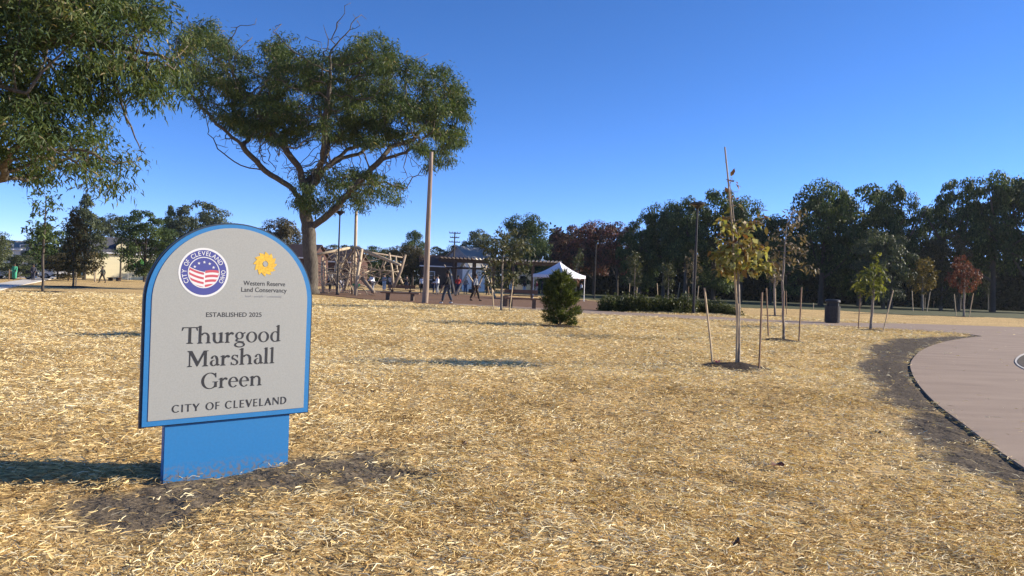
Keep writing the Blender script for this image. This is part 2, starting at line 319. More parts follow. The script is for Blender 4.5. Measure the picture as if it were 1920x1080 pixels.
# ---------------------------------------------------------------- straw
def straw():
    A_ = R(84); parts = []
    def scatter(d0, d1, dens):
        nn = int(dens*A_*(d1*d1-d0*d0)/2); d = np.sqrt(rng.random(nn)*(d1*d1-d0*d0)+d0*d0); a = (rng.random(nn)-0.5)*A_
        return np.sin(a)*d, np.cos(a)*d, d
    edges = [2.0, 3.5, 5, 7, 10, 14, 20, 28, 40]
    for d0, d1 in zip(edges[:-1], edges[1:]):
        dm = (d0+d1)/2; dens = 5400 if dm < 4.5 else 5400*(4.5/dm)**1.55
        parts.append(scatter(d0, d1, dens))
    x = np.concatenate([p[0] for p in parts]); y = np.concatenate([p[1] for p in parts]); d = np.concatenate([p[2] for p in parts])
    gz, so_ = ground_z(x, y)
    onp = poly_sd(x, y, path_main); keep = (onp > 0.0) | (rng.random(len(x)) < 0.004)
    for pl in (MULCH, LAWN, SIDEWALK): keep &= (poly_sd(x, y, pl) > -0.1)
    thr = np.where(poly_sd(x, y, SOIL_EDGE) < .3, .975, .93)
    for mx, my, r_, h_ in MOUNDS: thr = np.where(np.hypot(x-mx, y-my) < r_*1.3, .995, thr)
    keep &= rng.random(len(x)) > so_*thr
    # thin places
    keep &= rng.random(len(x)) < np.clip(-.05+1.1*vnoise(x, y, 0.42)+.75*vnoise(x+7, y, 0.16), .22, 1)
    bx, by = SIGN_A; 
    x, y, d, gz, onp = x[keep], y[keep], d[keep], gz[keep], onp[keep]; N = len(x)
    gz = np.where(onp < 0, 0.014, gz)
    sc = 1+np.clip(d-4.5, 0, 60)*0.065
    L = (0.025+0.06*rng.random(N)**1.6)*sc**0.8; Wd = (0.0012+0.0019*rng.random(N))*sc
    th = rng.normal(0, 0.75, N)+(vnoise(x, y, 1.3)-0.5)*2.2; th = np.where(rng.random(N) < 0.25, rng.random(N)*np.pi, th)
    pit = rng.normal(0, 0.16, N); pit = np.where(onp < 0, 0, pit); roll = rng.normal(0, 0.7, N)
    u = np.stack([np.cos(th)*np.cos(pit), np.sin(th)*np.cos(pit), np.sin(pit)], 1)
    hzv = np.stack([-np.sin(th), np.cos(th), np.zeros(N)], 1); up = np.cross(u, hzv); w = hzv*np.cos(roll)[:, None]+up*np.sin(roll)[:, None]
    lift = rng.random(N)**1.5*0.036*sc**0.5+np.abs(np.sin(pit))*L*0.35+0.004
    lift = np.where(onp < 0, 0.004, lift)
    c = np.stack([x, y, gz+lift], 1); bend = up*(rng.normal(0, 0.10, N)*L)[:, None]+hzv*(rng.normal(0, 0.10, N)*L)[:, None]
    h = u*(L/2)[:, None]; ww = w*Wd[:, None]
    Vs = np.stack([c-h-ww*0.7, c-h+ww*0.7, c+bend-ww, c+bend+ww, c+h-ww*0.6, c+h+ww*0.6], 1).reshape(-1, 3)
    o = (np.arange(N)*6)[:, None]; Fs = np.concatenate([o+np.array([[0, 2, 3, 1]]), o+np.array([[2, 4, 5, 3]])], 0)
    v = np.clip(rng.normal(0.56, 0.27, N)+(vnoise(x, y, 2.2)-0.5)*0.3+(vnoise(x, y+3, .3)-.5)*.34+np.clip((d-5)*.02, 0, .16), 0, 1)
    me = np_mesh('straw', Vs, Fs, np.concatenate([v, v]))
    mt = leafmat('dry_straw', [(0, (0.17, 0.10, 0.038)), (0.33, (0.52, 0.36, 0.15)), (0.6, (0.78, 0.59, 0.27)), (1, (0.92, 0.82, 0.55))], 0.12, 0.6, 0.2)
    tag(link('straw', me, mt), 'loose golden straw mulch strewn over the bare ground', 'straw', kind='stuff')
SIGN_A = (0, 0)
straw()
# ---------------------------------------------------------------- the park sign
A0 = G(305, 900); B0 = G(540, 867)
SU = (B0-A0); SU.z = 0; BW = SU.length; SU.normalize(); SN = Vector((SU.y, -SU.x, 0))      # SN points to the viewer
if SN.y > 0: SN = -SN
def suv(px, py, off=0.022):                # pixel -> (u, v) on the sign's face plane
    r = ray(px, py); q = A0+SN*off; t = (q-CAM).dot(SN)/r.dot(SN); p = CAM+r*t
    return (p-A0).dot(SU), p.z
sign = empty('park_sign', A0, math.atan2(SU.y, SU.x))
tag(sign, 'round-topped grey park sign with blue border on a blue base, standing in straw', 'sign')
blue = mat('blue_painted_aluminium', (0.022, 0.165, 0.40), 0.42, noise=0.04, nscale=60, spec=0.4, bump=0.02, bscale=300)
def dirt(m_, h0, amt, col=(0.16, 0.13, 0.10)):     # soil splashed on the foot of the base
    n_, l_ = m_.node_tree.nodes, m_.node_tree.links; b_ = n_['Principled BSDF']; src_ = b_.inputs['Base Color'].links[0].from_socket
    tc_ = n_.new('ShaderNodeTexCoord'); sp = n_.new('ShaderNodeSeparateXYZ'); l_.new(tc_.outputs['Object'], sp.inputs[0]); mr = n_.new('ShaderNodeMapRange'); mr.inputs[1].default_value = 0; mr.inputs[2].default_value = h0; mr.inputs[3].default_value = amt; mr.inputs[4].default_value = 0.02; l_.new(sp.outputs[2], mr.inputs[0])
    nz_ = n_.new('ShaderNodeTexNoise'); nz_.inputs['Scale'].default_value = 42; nz_.inputs['Detail'].default_value = 9; l_.new(tc_.outputs['Object'], nz_.inputs['Vector'])
    ml = n_.new('ShaderNodeMath'); ml.operation = 'MULTIPLY'; rp = n_.new('ShaderNodeMapRange'); rp.inputs[1].default_value = .45; rp.inputs[2].default_value = .62; l_.new(nz_.outputs[0], rp.inputs[0]); l_.new(rp.outputs[0], ml.inputs[0]); l_.new(mr.outputs[0], ml.inputs[1])
    mx = n_.new('ShaderNodeMixRGB'); mx.inputs[2].default_value = (*col, 1); l_.new(ml.outputs[0], mx.inputs[0]); l_.new(src_, mx.inputs[1]); l_.new(mx.outputs[0], b_.inputs['Base Color'])
dirt(blue, .09, .8)
grey = mat('silver_grey_panel', (0.305, 0.31, 0.295), 0.5, noise=0.05, nscale=130, metal=0.0, spec=0.3)
edge = mat('dark_edge_trim', (0.03, 0.05, 0.075), 0.5)
ink = mat('charcoal_lettering', (0.03, 0.031, 0.034), 0.5)
# local frame: x along the sign, y away from the viewer, z up
u0, vb0 = suv(262, 804); u1, vb1 = suv(579, 773); vb = (vb0+vb1)/2; uc = (u0+u1)/2; hw = (u1-u0)/2; vt = suv(433, 418)[1]; spring = vt-hw*0.93
print('SIGN', u0, u1, vb, vt, BW, spring)
def arch(w, b, t, sp, n=40):
    pts = [(-w, b), (w, b)]
    for i in range(n+1):
        a = math.pi*i/n; pts.append((w*math.cos(a), sp+(t-sp)*math.sin(a)))
    return [(uc+x, z) for x, z in pts]
def slab(poly, y0, y1, name, m_, par, bev=0.0):
    bm = bmesh.new(); vs = [bm.verts.new((x, y0, z)) for x, z in poly]; f = bm.faces.new(vs)
    r = bmesh.ops.extrude_face_region(bm, geom=[f])
    for q in r['geom']:
        if isinstance(q, bmesh.types.BMVert): q.co.y = y1
    bmesh.ops.recalc_face_normals(bm, faces=bm.faces)
    if bev: bmesh.ops.bevel(bm, geom=[e_ for e_ in bm.edges if abs(e_.verts[0].co.y-e_.verts[1].co.y) < 1e-6], offset=bev, segments=2, affect='EDGES')
    me = bpy.data.meshes.new(name); bm.to_mesh(me); bm.free(); return link(name, me, m_, par)
mb = MB(); mb.box(0, BW, 0.0, 0.045, -0.06, vb+0.02); base = mb.build('base', blue, sign)
mod = bmesh.new(); mod.from_mesh(base.data); bmesh.ops.bevel(mod, geom=mod.edges[:], offset=0.003, segments=2, affect='EDGES'); mod.to_mesh(base.data); mod.free()
YF = -0.022
slab(arch(hw+0.001, vb-0.001, vt+0.001, spring), YF+0.006, 0.012, 'panel_body', edge, sign, 0.002)
slab(arch(hw-0.009, vb+0.005, vt-0.008, spring), YF, YF+0.0055, 'panel_border', blue, sign, 0.001)
bw_ = 0.040
slab(arch(hw-bw_, vb+0.036, vt-bw_*0.75, spring), YF-0.003, YF-0.0004, 'panel_face', grey, sign)
YT = YF-0.0036
def font_mesh(text, bold=0.0, align='LEFT', space=1.0):
    c = bpy.data.curves.new('t', 'FONT'); c.body = text; c.size = 1; c.offset = bold; c.fill_mode = 'BOTH'; c.extrude = 0.001; c.space_character = space; c.resolution_u = 4
    o = bpy.data.objects.new('t', c); COL.objects.link(o); bpy.context.view_layer.update()
    me = bpy.data.meshes.new_from_object(o.evaluated_get(bpy.context.evaluated_depsgraph_get())); bpy.data.objects.remove(o); return me
def place_mesh(me, name, u_l, u_r, v, cap, m_, y=YT):
    n_ = len(me.vertices); co = np.empty(n_*3, np.float32); me.vertices.foreach_get('co', co); co = co.reshape(-1, 3)
    x0, x1 = co[:, 0].min(), co[:, 0].max(); capn = CAPN
    out = np.stack([u_l+(co[:, 0]-x0)/(x1-x0)*(u_r-u_l), y-co[:, 2]*0.3, v+co[:, 1]/capn*cap], 1)
    me.vertices.foreach_set('co', out.astype(np.float32).ravel()); me.update(); me.name = name; return link(name, me, m_, sign)
_t = font_mesh('E'); _c = np.empty(len(_t.vertices)*3, np.float32); _t.vertices.foreach_get('co', _c); CAPN = float(_c.reshape(-1, 3)[:, 1].max())
def line(text, name, xl, yl, xr, yr, cap_px, m_, bold=0.0, space=1.0):
    ul, vl = suv(xl, yl); ur, vr = suv(xr, yr); vc = (vl+vr)/2; xm = (xl+xr)/2; ym = (yl+yr)/2
    cap = suv(xm, ym-cap_px)[1]-suv(xm, ym)[1]
    return place_mesh(font_mesh(text, bold, space=space), name, ul, ur, vc, cap, m_)
line('ESTABLISHED 2025', 'established_lettering', 386, 594, 490, 594, 8.2, ink, 0.004)
line('Western Reserve', 'partner_lettering', 456, 534.5, 534, 537, 8.3, ink, 0.004)
line('Land Conservancy', 'partner_lettering', 452, 546.5, 537, 549, 8.3, ink, 0.004)
line('land \u2022 people \u2022 community', 'tagline_lettering', 460, 556.5, 528, 558.5, 4.0, mat('grey_lettering', (0.28, 0.28, 0.29), 0.6))
# serif and flared letters drawn as stroke pieces
class Glyphs:
    def __init__(s): s.p = []
    def ring(s, cx, cy, rx, ry, tx, ty, a0=0, a1=360, n=28):
        q = []
        for i in range(n):
            b0, b1 = R(a0+(a1-a0)*i/n), R(a0+(a1-a0)*(i+1)/n); o = lambda a, k: (cx+(rx-tx*k)*math.cos(a), cy+(ry-ty*k)*math.sin(a))
            q.append([o(b0, 0), o(b1, 0), o(b1, 1), o(b0, 1)])
        s.p.append(q)
    def poly(s, *pts): s.p.append([list(pts)])
    def rect(s, x0, x1, y0, y1): s.poly((x0, y0), (x1, y0), (x1, y1), (x0, y1))
    def foot(s, x0, x1, y, e=0.075, up=1):    # bracketed serif
        t = 0.04*up; s.poly((x0-e, y), (x1+e, y), (x1+e, y+t*0.7), (x1, y+t*2.2), (x0, y+t*2.2), (x0-e, y+t*0.7))
    def flag(s, x0, x1, y, e=0.085): s.poly((x0-e, y-0.075), (x1, y), (x1, y-0.12), (x0, y-0.12), (x0-e, y-0.10))
XH, ST, AS = 0.66, 0.135, 1.08
def g_o(s): s.ring(.33, .33, .33, .35, .14, .05); return .70
def g_T(s):
    s.rect(.0, .80, .945, 1.0); s.rect(.33, .475, 0.05, .96); s.foot(.33, .475, 0, .11)
    s.poly((0, 1.0), (-.03, .78), (.0, .78), (.07, .945)); s.poly((.80, 1.0), (.83, .78), (.80, .78), (.73, .945)); return .80
def stem_lo(s, x, top, sh=ST): s.rect(x, x+sh, 0.03, top); s.foot(x, x+sh, 0)
def arch_(s, x):
    s.ring(x+.255, .38, .265, .29, .13, .075, 0, 150); s.rect(x+.385, x+.52, .03, .39); s.foot(x+.385, x+.52, 0)
def g_h(s): stem_lo(s, .07, AS); s.flag(.07, .205, AS); arch_(s, .14); return .77
def g_n(s): stem_lo(s, .07, XH); s.flag(.07, .205, XH+.01); arch_(s, .14); return .77
def g_l(s): stem_lo(s, .07, AS); s.flag(.07, .205, AS); return .33
def g_u(s):
    s.rect(.06, .195, .27, XH); s.flag(.06, .195, XH+.01); s.ring(.325, .27, .265, .29, .135, .075, 180, 335)
    s.rect(.45, .585, .04, XH); s.flag(.45, .585, XH+.01); s.poly((.45, .0), (.67, .03), (.67, .07), (.585, .09), (.45, .12)); return .71
def g_r(s):
    stem_lo(s, .07, XH); s.flag(.07, .205, XH+.01); s.ring(.37, .40, .19, .27, .06, .13, 45, 160); s.ring(.44, .57, .065, .07, .065, .07); return .53
def g_g(s):
    s.ring(.29, .44, .24, .235, .11, .045); s.ring(.31, -.13, .31, .175, .10, .06); s.poly((.13, .26), (.22, .23), (.16, .13), (.55, .06), (.55, .0), (.10, .08), (.06, .16))
    s.poly((.44, .56), (.60, .66), (.64, .60), (.50, .52)); return .66
def g_d(s):
    s.ring(.32, .33, .30, .345, .135, .05, 25, 335); s.rect(.44, .575, .03, AS); s.flag(.44, .575, AS); s.poly((.44, .0), (.655, .03), (.655, .07), (.575, .09), (.44, .12)); return .71
def g_M(s):
    s.rect(.10, .165, .03, .98); s.foot(.10, .165, 0, .10); s.rect(.88, 1.02, .03, .98); s.foot(.88, 1.02, 0, .09)
    s.poly((.02, 1.0), (.25, 1.0), (.57, .30), (.55, .02), (.51, .02), (.12, .90), (.02, .96)); s.poly((.53, .02), (.55, .02), (.89, .80), (.96, 1.0), (.86, 1.0), (.55, .28)); s.rect(.86, 1.10, .955, 1.0); return 1.14
def g_a(s):
    s.ring(.27, .42, .20, .25, .12, .05, 0, 150); s.ring(.14, .51, .06, .06, .06, .06); s.rect(.36, .485, .09, .43); s.poly((.36, .12), (.42, .0), (.56, .03), (.56, .08), (.485, .12))
    s.ring(.24, .19, .20, .20, .12, .045, 75, 330); return .58
def g_s(s):
    s.ring(.22, .49, .18, .18, .10, .05, 30, 235); s.ring(.23, .17, .20, .185, .11, .05, -150, 65); s.poly((.09, .42), (.20, .33), (.36, .22), (.40, .28), (.30, .36), (.16, .47))
    s.poly((.36, .66), (.40, .66), (.40, .47), (.37, .47), (.34, .56)); s.poly((.05, .0), (.02, .0), (.02, .21), (.05, .21), (.08, .10)); return .47
def g_G(s):
    s.ring(.52, .50, .50, .53, .16, .055, 48, 322); s.rect(.78, .92, .07, .42); s.rect(.66, 1.0, .40, .44); s.poly((.82, 1.0), (.87, 1.0), (.88, .70), (.84, .70), (.76, .90)); s.poly((.78, .07), (.92, .10), (.92, .16), (.78, .20)); return 1.02
def g_e(s): s.ring(.31, .33, .30, .35, .135, .05, 8, 318); s.rect(.10, .58, .345, .39); s.poly((.46, .34), (.61, .34), (.60, .42), (.47, .42)); return .64
FL = 0.155                                  # flared sans for the bottom line
def fst(s, x, y0=0, y1=1, w=FL): c = x+w/2; k = w*.40; e = w*.52; ym = (y0+y1)/2; s.poly((c-e, y0), (c+e, y0), (c+k, ym), (c+e, y1), (c-e, y1), (c-k, ym))
def f_C(s): s.ring(.46, .5, .44, .52, .17, .10, 42, 318); return .86
def f_I(s): fst(s, .06); return .30
def f_T(s): fst(s, .27); s.poly((0, 1), (.70, 1), (.70, .90), (0, .90)); return .72
def f_Y(s): fst(s, .29, 0, .46); s.poly((0, 1), (.18, 1), (.42, .50), (.36, .38), (.29, .42)); s.poly((.74, 1), (.62, 1), (.36, .50), (.38, .38), (.44, .44)); return .76
def f_O(s): s.ring(.50, .5, .48, .52, .18, .09); return 1.02
def f_F(s): fst(s, .06); s.rect(.14, .54, .90, 1); s.rect(.14, .50, .46, .56); return .60
def f_L(s): fst(s, .06); s.rect(.14, .54, 0, .10); return .60
def f_E(s): fst(s, .06); s.rect(.14, .55, .90, 1); s.rect(.14, .51, .46, .56); s.rect(.14, .57, 0, .10); return .63
def f_V(s): s.poly((0, 1), (.19, 1), (.46, .22), (.40, -.02), (.34, -.02)); s.poly((.76, 1), (.65, 1), (.38, .22), (.37, -.02), (.42, -.02)); return .76
def f_A(s): s.poly((.36, 1.02), (.44, 1.02), (.82, 0), (.63, 0), (.36, .80)); s.poly((.36, 1.02), (.40, 1.0), (.41, .78), (.13, 0), (0, 0)); s.rect(.18, .64, .30, .39); return .82
def f_N(s): fst(s, .06, w=.11); fst(s, .70, w=.11); s.poly((.06, 1), (.22, 1), (.79, .18), (.79, 0), (.72, 0), (.10, .86)); return .88
def f_D(s): fst(s, .06); s.ring(.30, .5, .50, .50, .18, .10, -90, 90); s.rect(.14, .31, .90, 1.0); s.rect(.14, .31, 0, .10); return .84
def custom(text, name, table, xl, yl, xr, yr, cap_px, track=0.04):
    ul, vl = suv(xl, yl); ur, vr = suv(xr, yr); v0 = (vl+vr)/2; xm = (xl+xr)/2; ym = (yl+yr)/2; cap = suv(xm, ym-cap_px)[1]-suv(xm, ym)[1]
    mb = MB(); pen = 0; items = []
    for ch in text:
        if ch == ' ': pen += .36; continue
        s = Glyphs(); w = table[ch](s); items.append((pen, s.p)); pen += w+track
    tot = pen-track; k = (ur-ul)/tot; i = 0
    for x0, ps in items:
        for q in ps:
            i += 1; y = YT-0.0004-(i % 9)*0.00012
            for f in q: mb.quad(*[(ul+(x0+a)*k, y, v0+b_*cap) for a, b_ in f])
    return mb.build(name, ink, sign)
SER = dict(T=g_T, h=g_h, u=g_u, r=g_r, g=g_g, o=g_o, d=g_d, M=g_M, a=g_a, s=g_s, l=g_l, G=g_G, e=g_e, n=g_n)
FLA = dict(C=f_C, I=f_I, T=f_T, Y=f_Y, O=f_O, F=f_F, L=f_L, E=f_E, V=f_V, A=f_A, N=f_N, D=f_D)
custom('Thurgood', 'name_lettering', SER, 341, 645, 527, 640, 30, 0.02)
custom('Marshall', 'name_lettering', SER, 350, 688.5, 515.5, 680.5, 29, 0.02)
custom('Green', 'name_lettering', SER, 376, 729, 491, 722.5, 28.5, 0.02)
for w_, xa, xb in (('CITY', 321, 374), ('OF', 384.5, 412), ('CLEVELAND', 421, 537)):
    ya, yb = 774-(xa-321)/216*17, 774-(xb-321)/216*17; custom(w_, 'city_lettering', FLA, xa, ya, xb, yb, 14, 0.09)
# the round city seal
cu, cv = suv(382, 511); rr = (suv(382, 465)[1]-suv(382, 557.5)[1])/2
white = mat('white_vinyl', (0.62, 0.62, 0.62), 0.5); navy = mat('navy_vinyl', (0.06, 0.068, 0.25), 0.5); red = mat('red_vinyl', (0.46, 0.085, 0.11), 0.5)
def disc(r, y, name, m_, par, n_=48, ri=0):
    mb = MB(); P_ = lambda rad, a: (cu+rad*math.cos(a), y, cv+rad*math.sin(a))
    for i in range(n_):
        a, b_ = 2*math.pi*i/n_, 2*math.pi*(i+1)/n_
        if ri: mb.quad(P_(r, a), P_(r, b_), P_(ri, b_), P_(ri, a))
        else: mb.quad(P_(r, a), P_(r, b_), (cu, y, cv))
    return mb.build(name, m_, par)
seal = disc(rr, YT-0.0004, 'seal', white, sign)
disc(rr*.915, YT-0.0008, 'seal_ring', navy, seal); disc(rr*.635, YT-0.0012, 'seal_ring_line', white, seal, ri=rr*.60)
def clipband(f0, f1, x0, x1, r, y, mb, n_=16):
    for i in range(n_):
        xa, xb = x0+(x1-x0)*i/n_, x0+(x1-x0)*(i+1)/n_; q = []
        for x_, lo in ((xa, 1), (xb, 1), (xb, 0), (xa, 0)):
            lim = math.sqrt(max(r*r-x_*x_, 0)); v_ = (f0 if lo else f1)(x_); q.append((x_, max(-lim, min(lim, v_))))
        if abs(q[0][1]-q[3][1])+abs(q[1][1]-q[2][1]) > 1e-4: mb.quad(*[(cu+a*rr, y, cv+b_*rr) for a, b_ in q])
ri = .60; wl_ = lambda x: .23-.55*(x+.6)+.35*(x+.6)**2; wr_ = lambda x: .06+.10*math.sin((x+.02)*3.2)-.10*x
FIELD = MB(); clipband(lambda x: wl_(x), lambda x: -1, -.6, .04, ri, YT-0.0014, FIELD); clipband(lambda x: wr_(x), lambda x: -1, .04, .6, ri, YT-0.0014, FIELD); FIELD.build('seal_flag_field', white, seal)
ST_ = MB()
for k in range(4): clipband(lambda x: wl_(x)-.03-.19*k, lambda x: wl_(x)-.12-.19*k, -.6, .0, ri-.01, YT-0.0017, ST_)
for k in range(4): clipband(lambda x: wr_(x)-.0-.19*k, lambda x: wr_(x)-.10-.19*k, .05, .6, ri-.01, YT-0.0017, ST_)
ST_.build('seal_flag_stripes', red, seal)
STR = MB()
for a in (148, 119, 90, 61, 32):
    sx, sy = .44*math.cos(R(a)), .44*math.sin(R(a))*0.95
    pts = [(sx+(.065 if i % 2 == 0 else .027)*math.cos(R(90+36*i)), sy+(.065 if i % 2 == 0 else .027)*math.sin(R(90+36*i))) for i in range(10)]
    for i in range(10): STR.quad(*[(cu+x*rr, YT-0.0016, cv+z*rr) for x, z in (pts[i], pts[(i+1) % 10], (sx, sy))])
STR.build('seal_stars', white, seal)
def arc_text(text, a0, a1):
    ms = []; pen = 0; sc = .175/CAPN
    for ch in text:
        if ch == ' ': pen += .09; continue
        me = font_mesh(ch, 0.006); co = np.empty(len(me.vertices)*3, np.float32); me.vertices.foreach_get('co', co); co = co.reshape(-1, 3)
        w = (co[:, 0].max()-co[:, 0].min())*sc; co[:, 0] -= (co[:, 0].min()+co[:, 0].max())/2; ms.append((me, co, pen+w/2)); pen += w+.035
    tot = pen-.035
    for me, co, c_ in ms:
        a = R(a0+(a1-a0)*c_/tot); x = co[:, 0]*sc*min(1, abs(R(a1-a0))*.77/tot); y = co[:, 1]*sc+.69; t = a-math.pi/2
        o = np.stack([cu+rr*(x*math.cos(t)-y*math.sin(t)), YT-0.0012-co[:, 2]*.3, cv+rr*(x*math.sin(t)+y*math.cos(t))], 1)
        me.vertices.foreach_set('co', o.astype(np.float32).ravel()); me.update(); ALLC.append(me)
for w_, a0_, a1_ in (('CITY', 214, 172), ('OF', 161, 143), ('CLEVELAND', 132, 26), ('OHIO', 9, -31)):
    ALLC = []; arc_text(w_, a0_, a1_); bm = bmesh.new()
    for me in ALLC: bm.from_mesh(me); bpy.data.meshes.remove(me)
    me = bpy.data.meshes.new('seal_lettering'); bm.to_mesh(me); bm.free(); me.materials.clear(); link('seal_lettering', me, white, seal)
# the yellow flower emblem
fu, fv = suv(497, 495); fr = (suv(497, 472)[1]-suv(497, 518)[1])/2
FLO = MB()
for k in range(12):
    a = 2*math.pi*k/12; pts = []
    for t in range(7):
        q = t/6; rad = .24+.76*q; w = math.sin(math.pi*min(1, q*.86+.12))*.24; sw = a+q*.55; pts.append((rad, sw, w))
    L_ = [(r_*math.cos(s_)-w*math.sin(s_), r_*math.sin(s_)+w*math.cos(s_)) for r_, s_, w in pts]; Rr = [(r_*math.cos(s_)+w*math.sin(s_), r_*math.sin(s_)-w*math.cos(s_)) for r_, s_, w in pts]
    for i in range(6): FLO.quad(*[(fu+x*fr, YT-0.0005-(k % 3)*0.0002, fv+z*fr) for x, z in (L_[i], L_[i+1], Rr[i+1], Rr[i])])
fl = FLO.build('flower_emblem', mat('golden_vinyl', (0.62, 0.38, 0.045), 0.5, noise=0.18, nscale=90), sign)
mb = MB(); mb.quad(*[(fu+fr*.20*math.cos(2*math.pi*i/16), YT-0.0013, fv+fr*.20*math.sin(2*math.pi*i/16)) for i in range(16)]); mb.build('flower_centre', grey, fl)
# ---------------------------------------------------------------- tree builders
LM = {}
LM['locust'] = leafmat('locust_leaves', [(0, (0.018, 0.036, 0.018)), (0.45, (0.055, 0.090, 0.032)), (0.85, (0.13, 0.16, 0.045)), (1, (0.32, 0.26, 0.14))], 0.36)
LM['oak'] = leafmat('autumn_oak_leaves', [(0, (0.12, 0.05, 0.03)), (0.25, (0.20, 0.10, 0.045)), (0.5, (0.22, 0.175, 0.055)), (0.75, (0.20, 0.22, 0.06)), (1, (0.50, 0.47, 0.24))], 0.35)  # palest stop paints lit highlights on some leaves
LM['brown'] = leafmat('dry_brown_leaves', [(0, (0.06, 0.045, 0.03)), (0.5, (0.14, 0.11, 0.06)), (1, (0.30, 0.24, 0.17))], 0.25)
LM['dull'] = leafmat('dull_green_leaves', [(0, (0.022, 0.03, 0.012)), (0.6, (0.075, 0.085, 0.035)), (1, (0.19, 0.18, 0.11))], 0.25)
LM['lime'] = leafmat('yellow_green_leaves', [(0, (0.045, 0.06, 0.015)), (0.5, (0.13, 0.15, 0.03)), (1, (0.30, 0.30, 0.09))], 0.35)
LM['gold'] = leafmat('golden_leaves', [(0, (0.06, 0.055, 0.018)), (0.5, (0.14, 0.11, 0.03)), (1, (0.30, 0.19, 0.06))], 0.3)
LM['red'] = leafmat('red_leaves', [(0, (0.06, 0.02, 0.018)), (0.5, (0.145, 0.05, 0.036)), (1, (0.26, 0.12, 0.08))], 0.3)
LM['dark'] = leafmat('dark_green_leaves', [(0, (0.022, 0.042, 0.016)), (0.6, (0.065, 0.10, 0.034)), (1, (0.20, 0.25, 0.09))], 0.32, spec=0.15)
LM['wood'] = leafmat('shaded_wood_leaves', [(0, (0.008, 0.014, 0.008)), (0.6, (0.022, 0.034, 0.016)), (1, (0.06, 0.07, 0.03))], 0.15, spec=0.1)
LM['mid'] = leafmat('veiled_green_leaves', [(0, (0.035, 0.05, 0.03)), (0.6, (0.085, 0.105, 0.05)), (1, (0.17, 0.18, 0.09))], 0.3)  # lighter tones put veiling haze into these leaf colours
LM['maroon'] = leafmat('maroon_leaves', [(0, (0.018, 0.018, 0.014)), (0.4, (0.07, 0.04, 0.034)), (1, (0.34, 0.12, 0.10))], 0.3)
LM['olive'] = leafmat('olive_brown_leaves', [(0, (0.03, 0.03, 0.013)), (0.6, (0.085, 0.07, 0.028)), (1, (0.17, 0.13, 0.06))], 0.22)
LM['shrub'] = leafmat('shrub_leaves', [(0, (0.02, 0.028, 0.008)), (0.5, (0.06, 0.075, 0.02)), (1, (0.16, 0.16, 0.05))], 0.25)
LM['pine'] = leafmat('pine_needles', [(0, (0.03, 0.044, 0.012)), (0.5, (0.085, 0.11, 0.028)), (1, (0.21, 0.225, 0.06))], 0.3)
def grow(seeds, attr, D, di, dk, iters=80, jit=0.12, grav=0.0, sj=.4):
    """space colonisation; seeds = list of polylines (each may start on an earlier one)"""
    pos = []; par = []
    for poly in seeds:
        pts = [Vector(p) for p in poly]; start = None
        if pos:
            ds_ = [(Vector(q)-pts[0]).length for q in pos]; start = int(np.argmin(ds_))
            if ds_[start] > D*1.5: start = start
        prev = start
        for i, p in enumerate(pts):
            if i == 0:
                if start is None: pos.append(tuple(p)); par.append(-1); prev = 0
                continue
            a = Vector(pos[prev]); k = max(1, int(round((p-a).length/D)))
            for j in range(1, k+1):
                q = a.lerp(p, j/k); pos.append((q.x+(random.random()-.5)*D*sj, q.y+(random.random()-.5)*D*sj, q.z+(random.random()-.5)*D*sj*.4)); par.append(prev); prev = len(pos)-1
    Pn = np.array(pos); A_ = np.array(attr); near = np.zeros(len(A_), int); nd_ = np.full(len(A_), 1e9)
    def upd(lo):
        for i in range(lo, len(Pn), 400):
            blk = Pn[i:i+400]; d_ = np.linalg.norm(A_[:, None]-blk[None], axis=2); j = d_.argmin(1); dm = d_[np.arange(len(A_)), j]; b_ = dm < nd_; near[b_] = i+j[b_]; nd_[b_] = dm[b_]
    upd(0); alive = nd_ > dk; par = list(par)
    for it in range(iters):
        act = alive & (nd_ < di)
        if not act.any(): break
        idx = near[act]; vec = A_[act]-Pn[idx]; vec /= np.linalg.norm(vec, axis=1)[:, None]+1e-9
        u, inv = np.unique(idx, return_inverse=True); s_ = np.zeros((len(u), 3)); np.add.at(s_, inv, vec)
        s_ /= np.linalg.norm(s_, axis=1)[:, None]+1e-9; s_ += rng.normal(0, jit, s_.shape); s_[:, 2] += grav; s_ /= np.linalg.norm(s_, axis=1)[:, None]
        new = Pn[u]+s_*D; lo = len(Pn); Pn = np.vstack([Pn, new]); par += [int(k) for k in u]; upd(lo); alive &= nd_ > dk
    return Pn, np.array(par)
def skeleton(Pn, par, r_tip, r_base, expo=2.3):
    n_ = len(Pn); acc = np.zeros(n_); kids = [[] for _ in range(n_)]
    for i in range(n_):
        if par[i] >= 0: kids[par[i]].append(i)
    for i in range(n_-1, -1, -1):
        if not kids[i]: acc[i] = 1
        if par[i] >= 0: acc[par[i]] += acc[i]
    rad = r_tip*acc**(1/expo); k = math.log(r_base/r_tip)/math.log(rad[0]/r_tip) if rad[0] > r_tip*1.01 else 1
    return r_tip*(rad/r_tip)**k, kids, acc
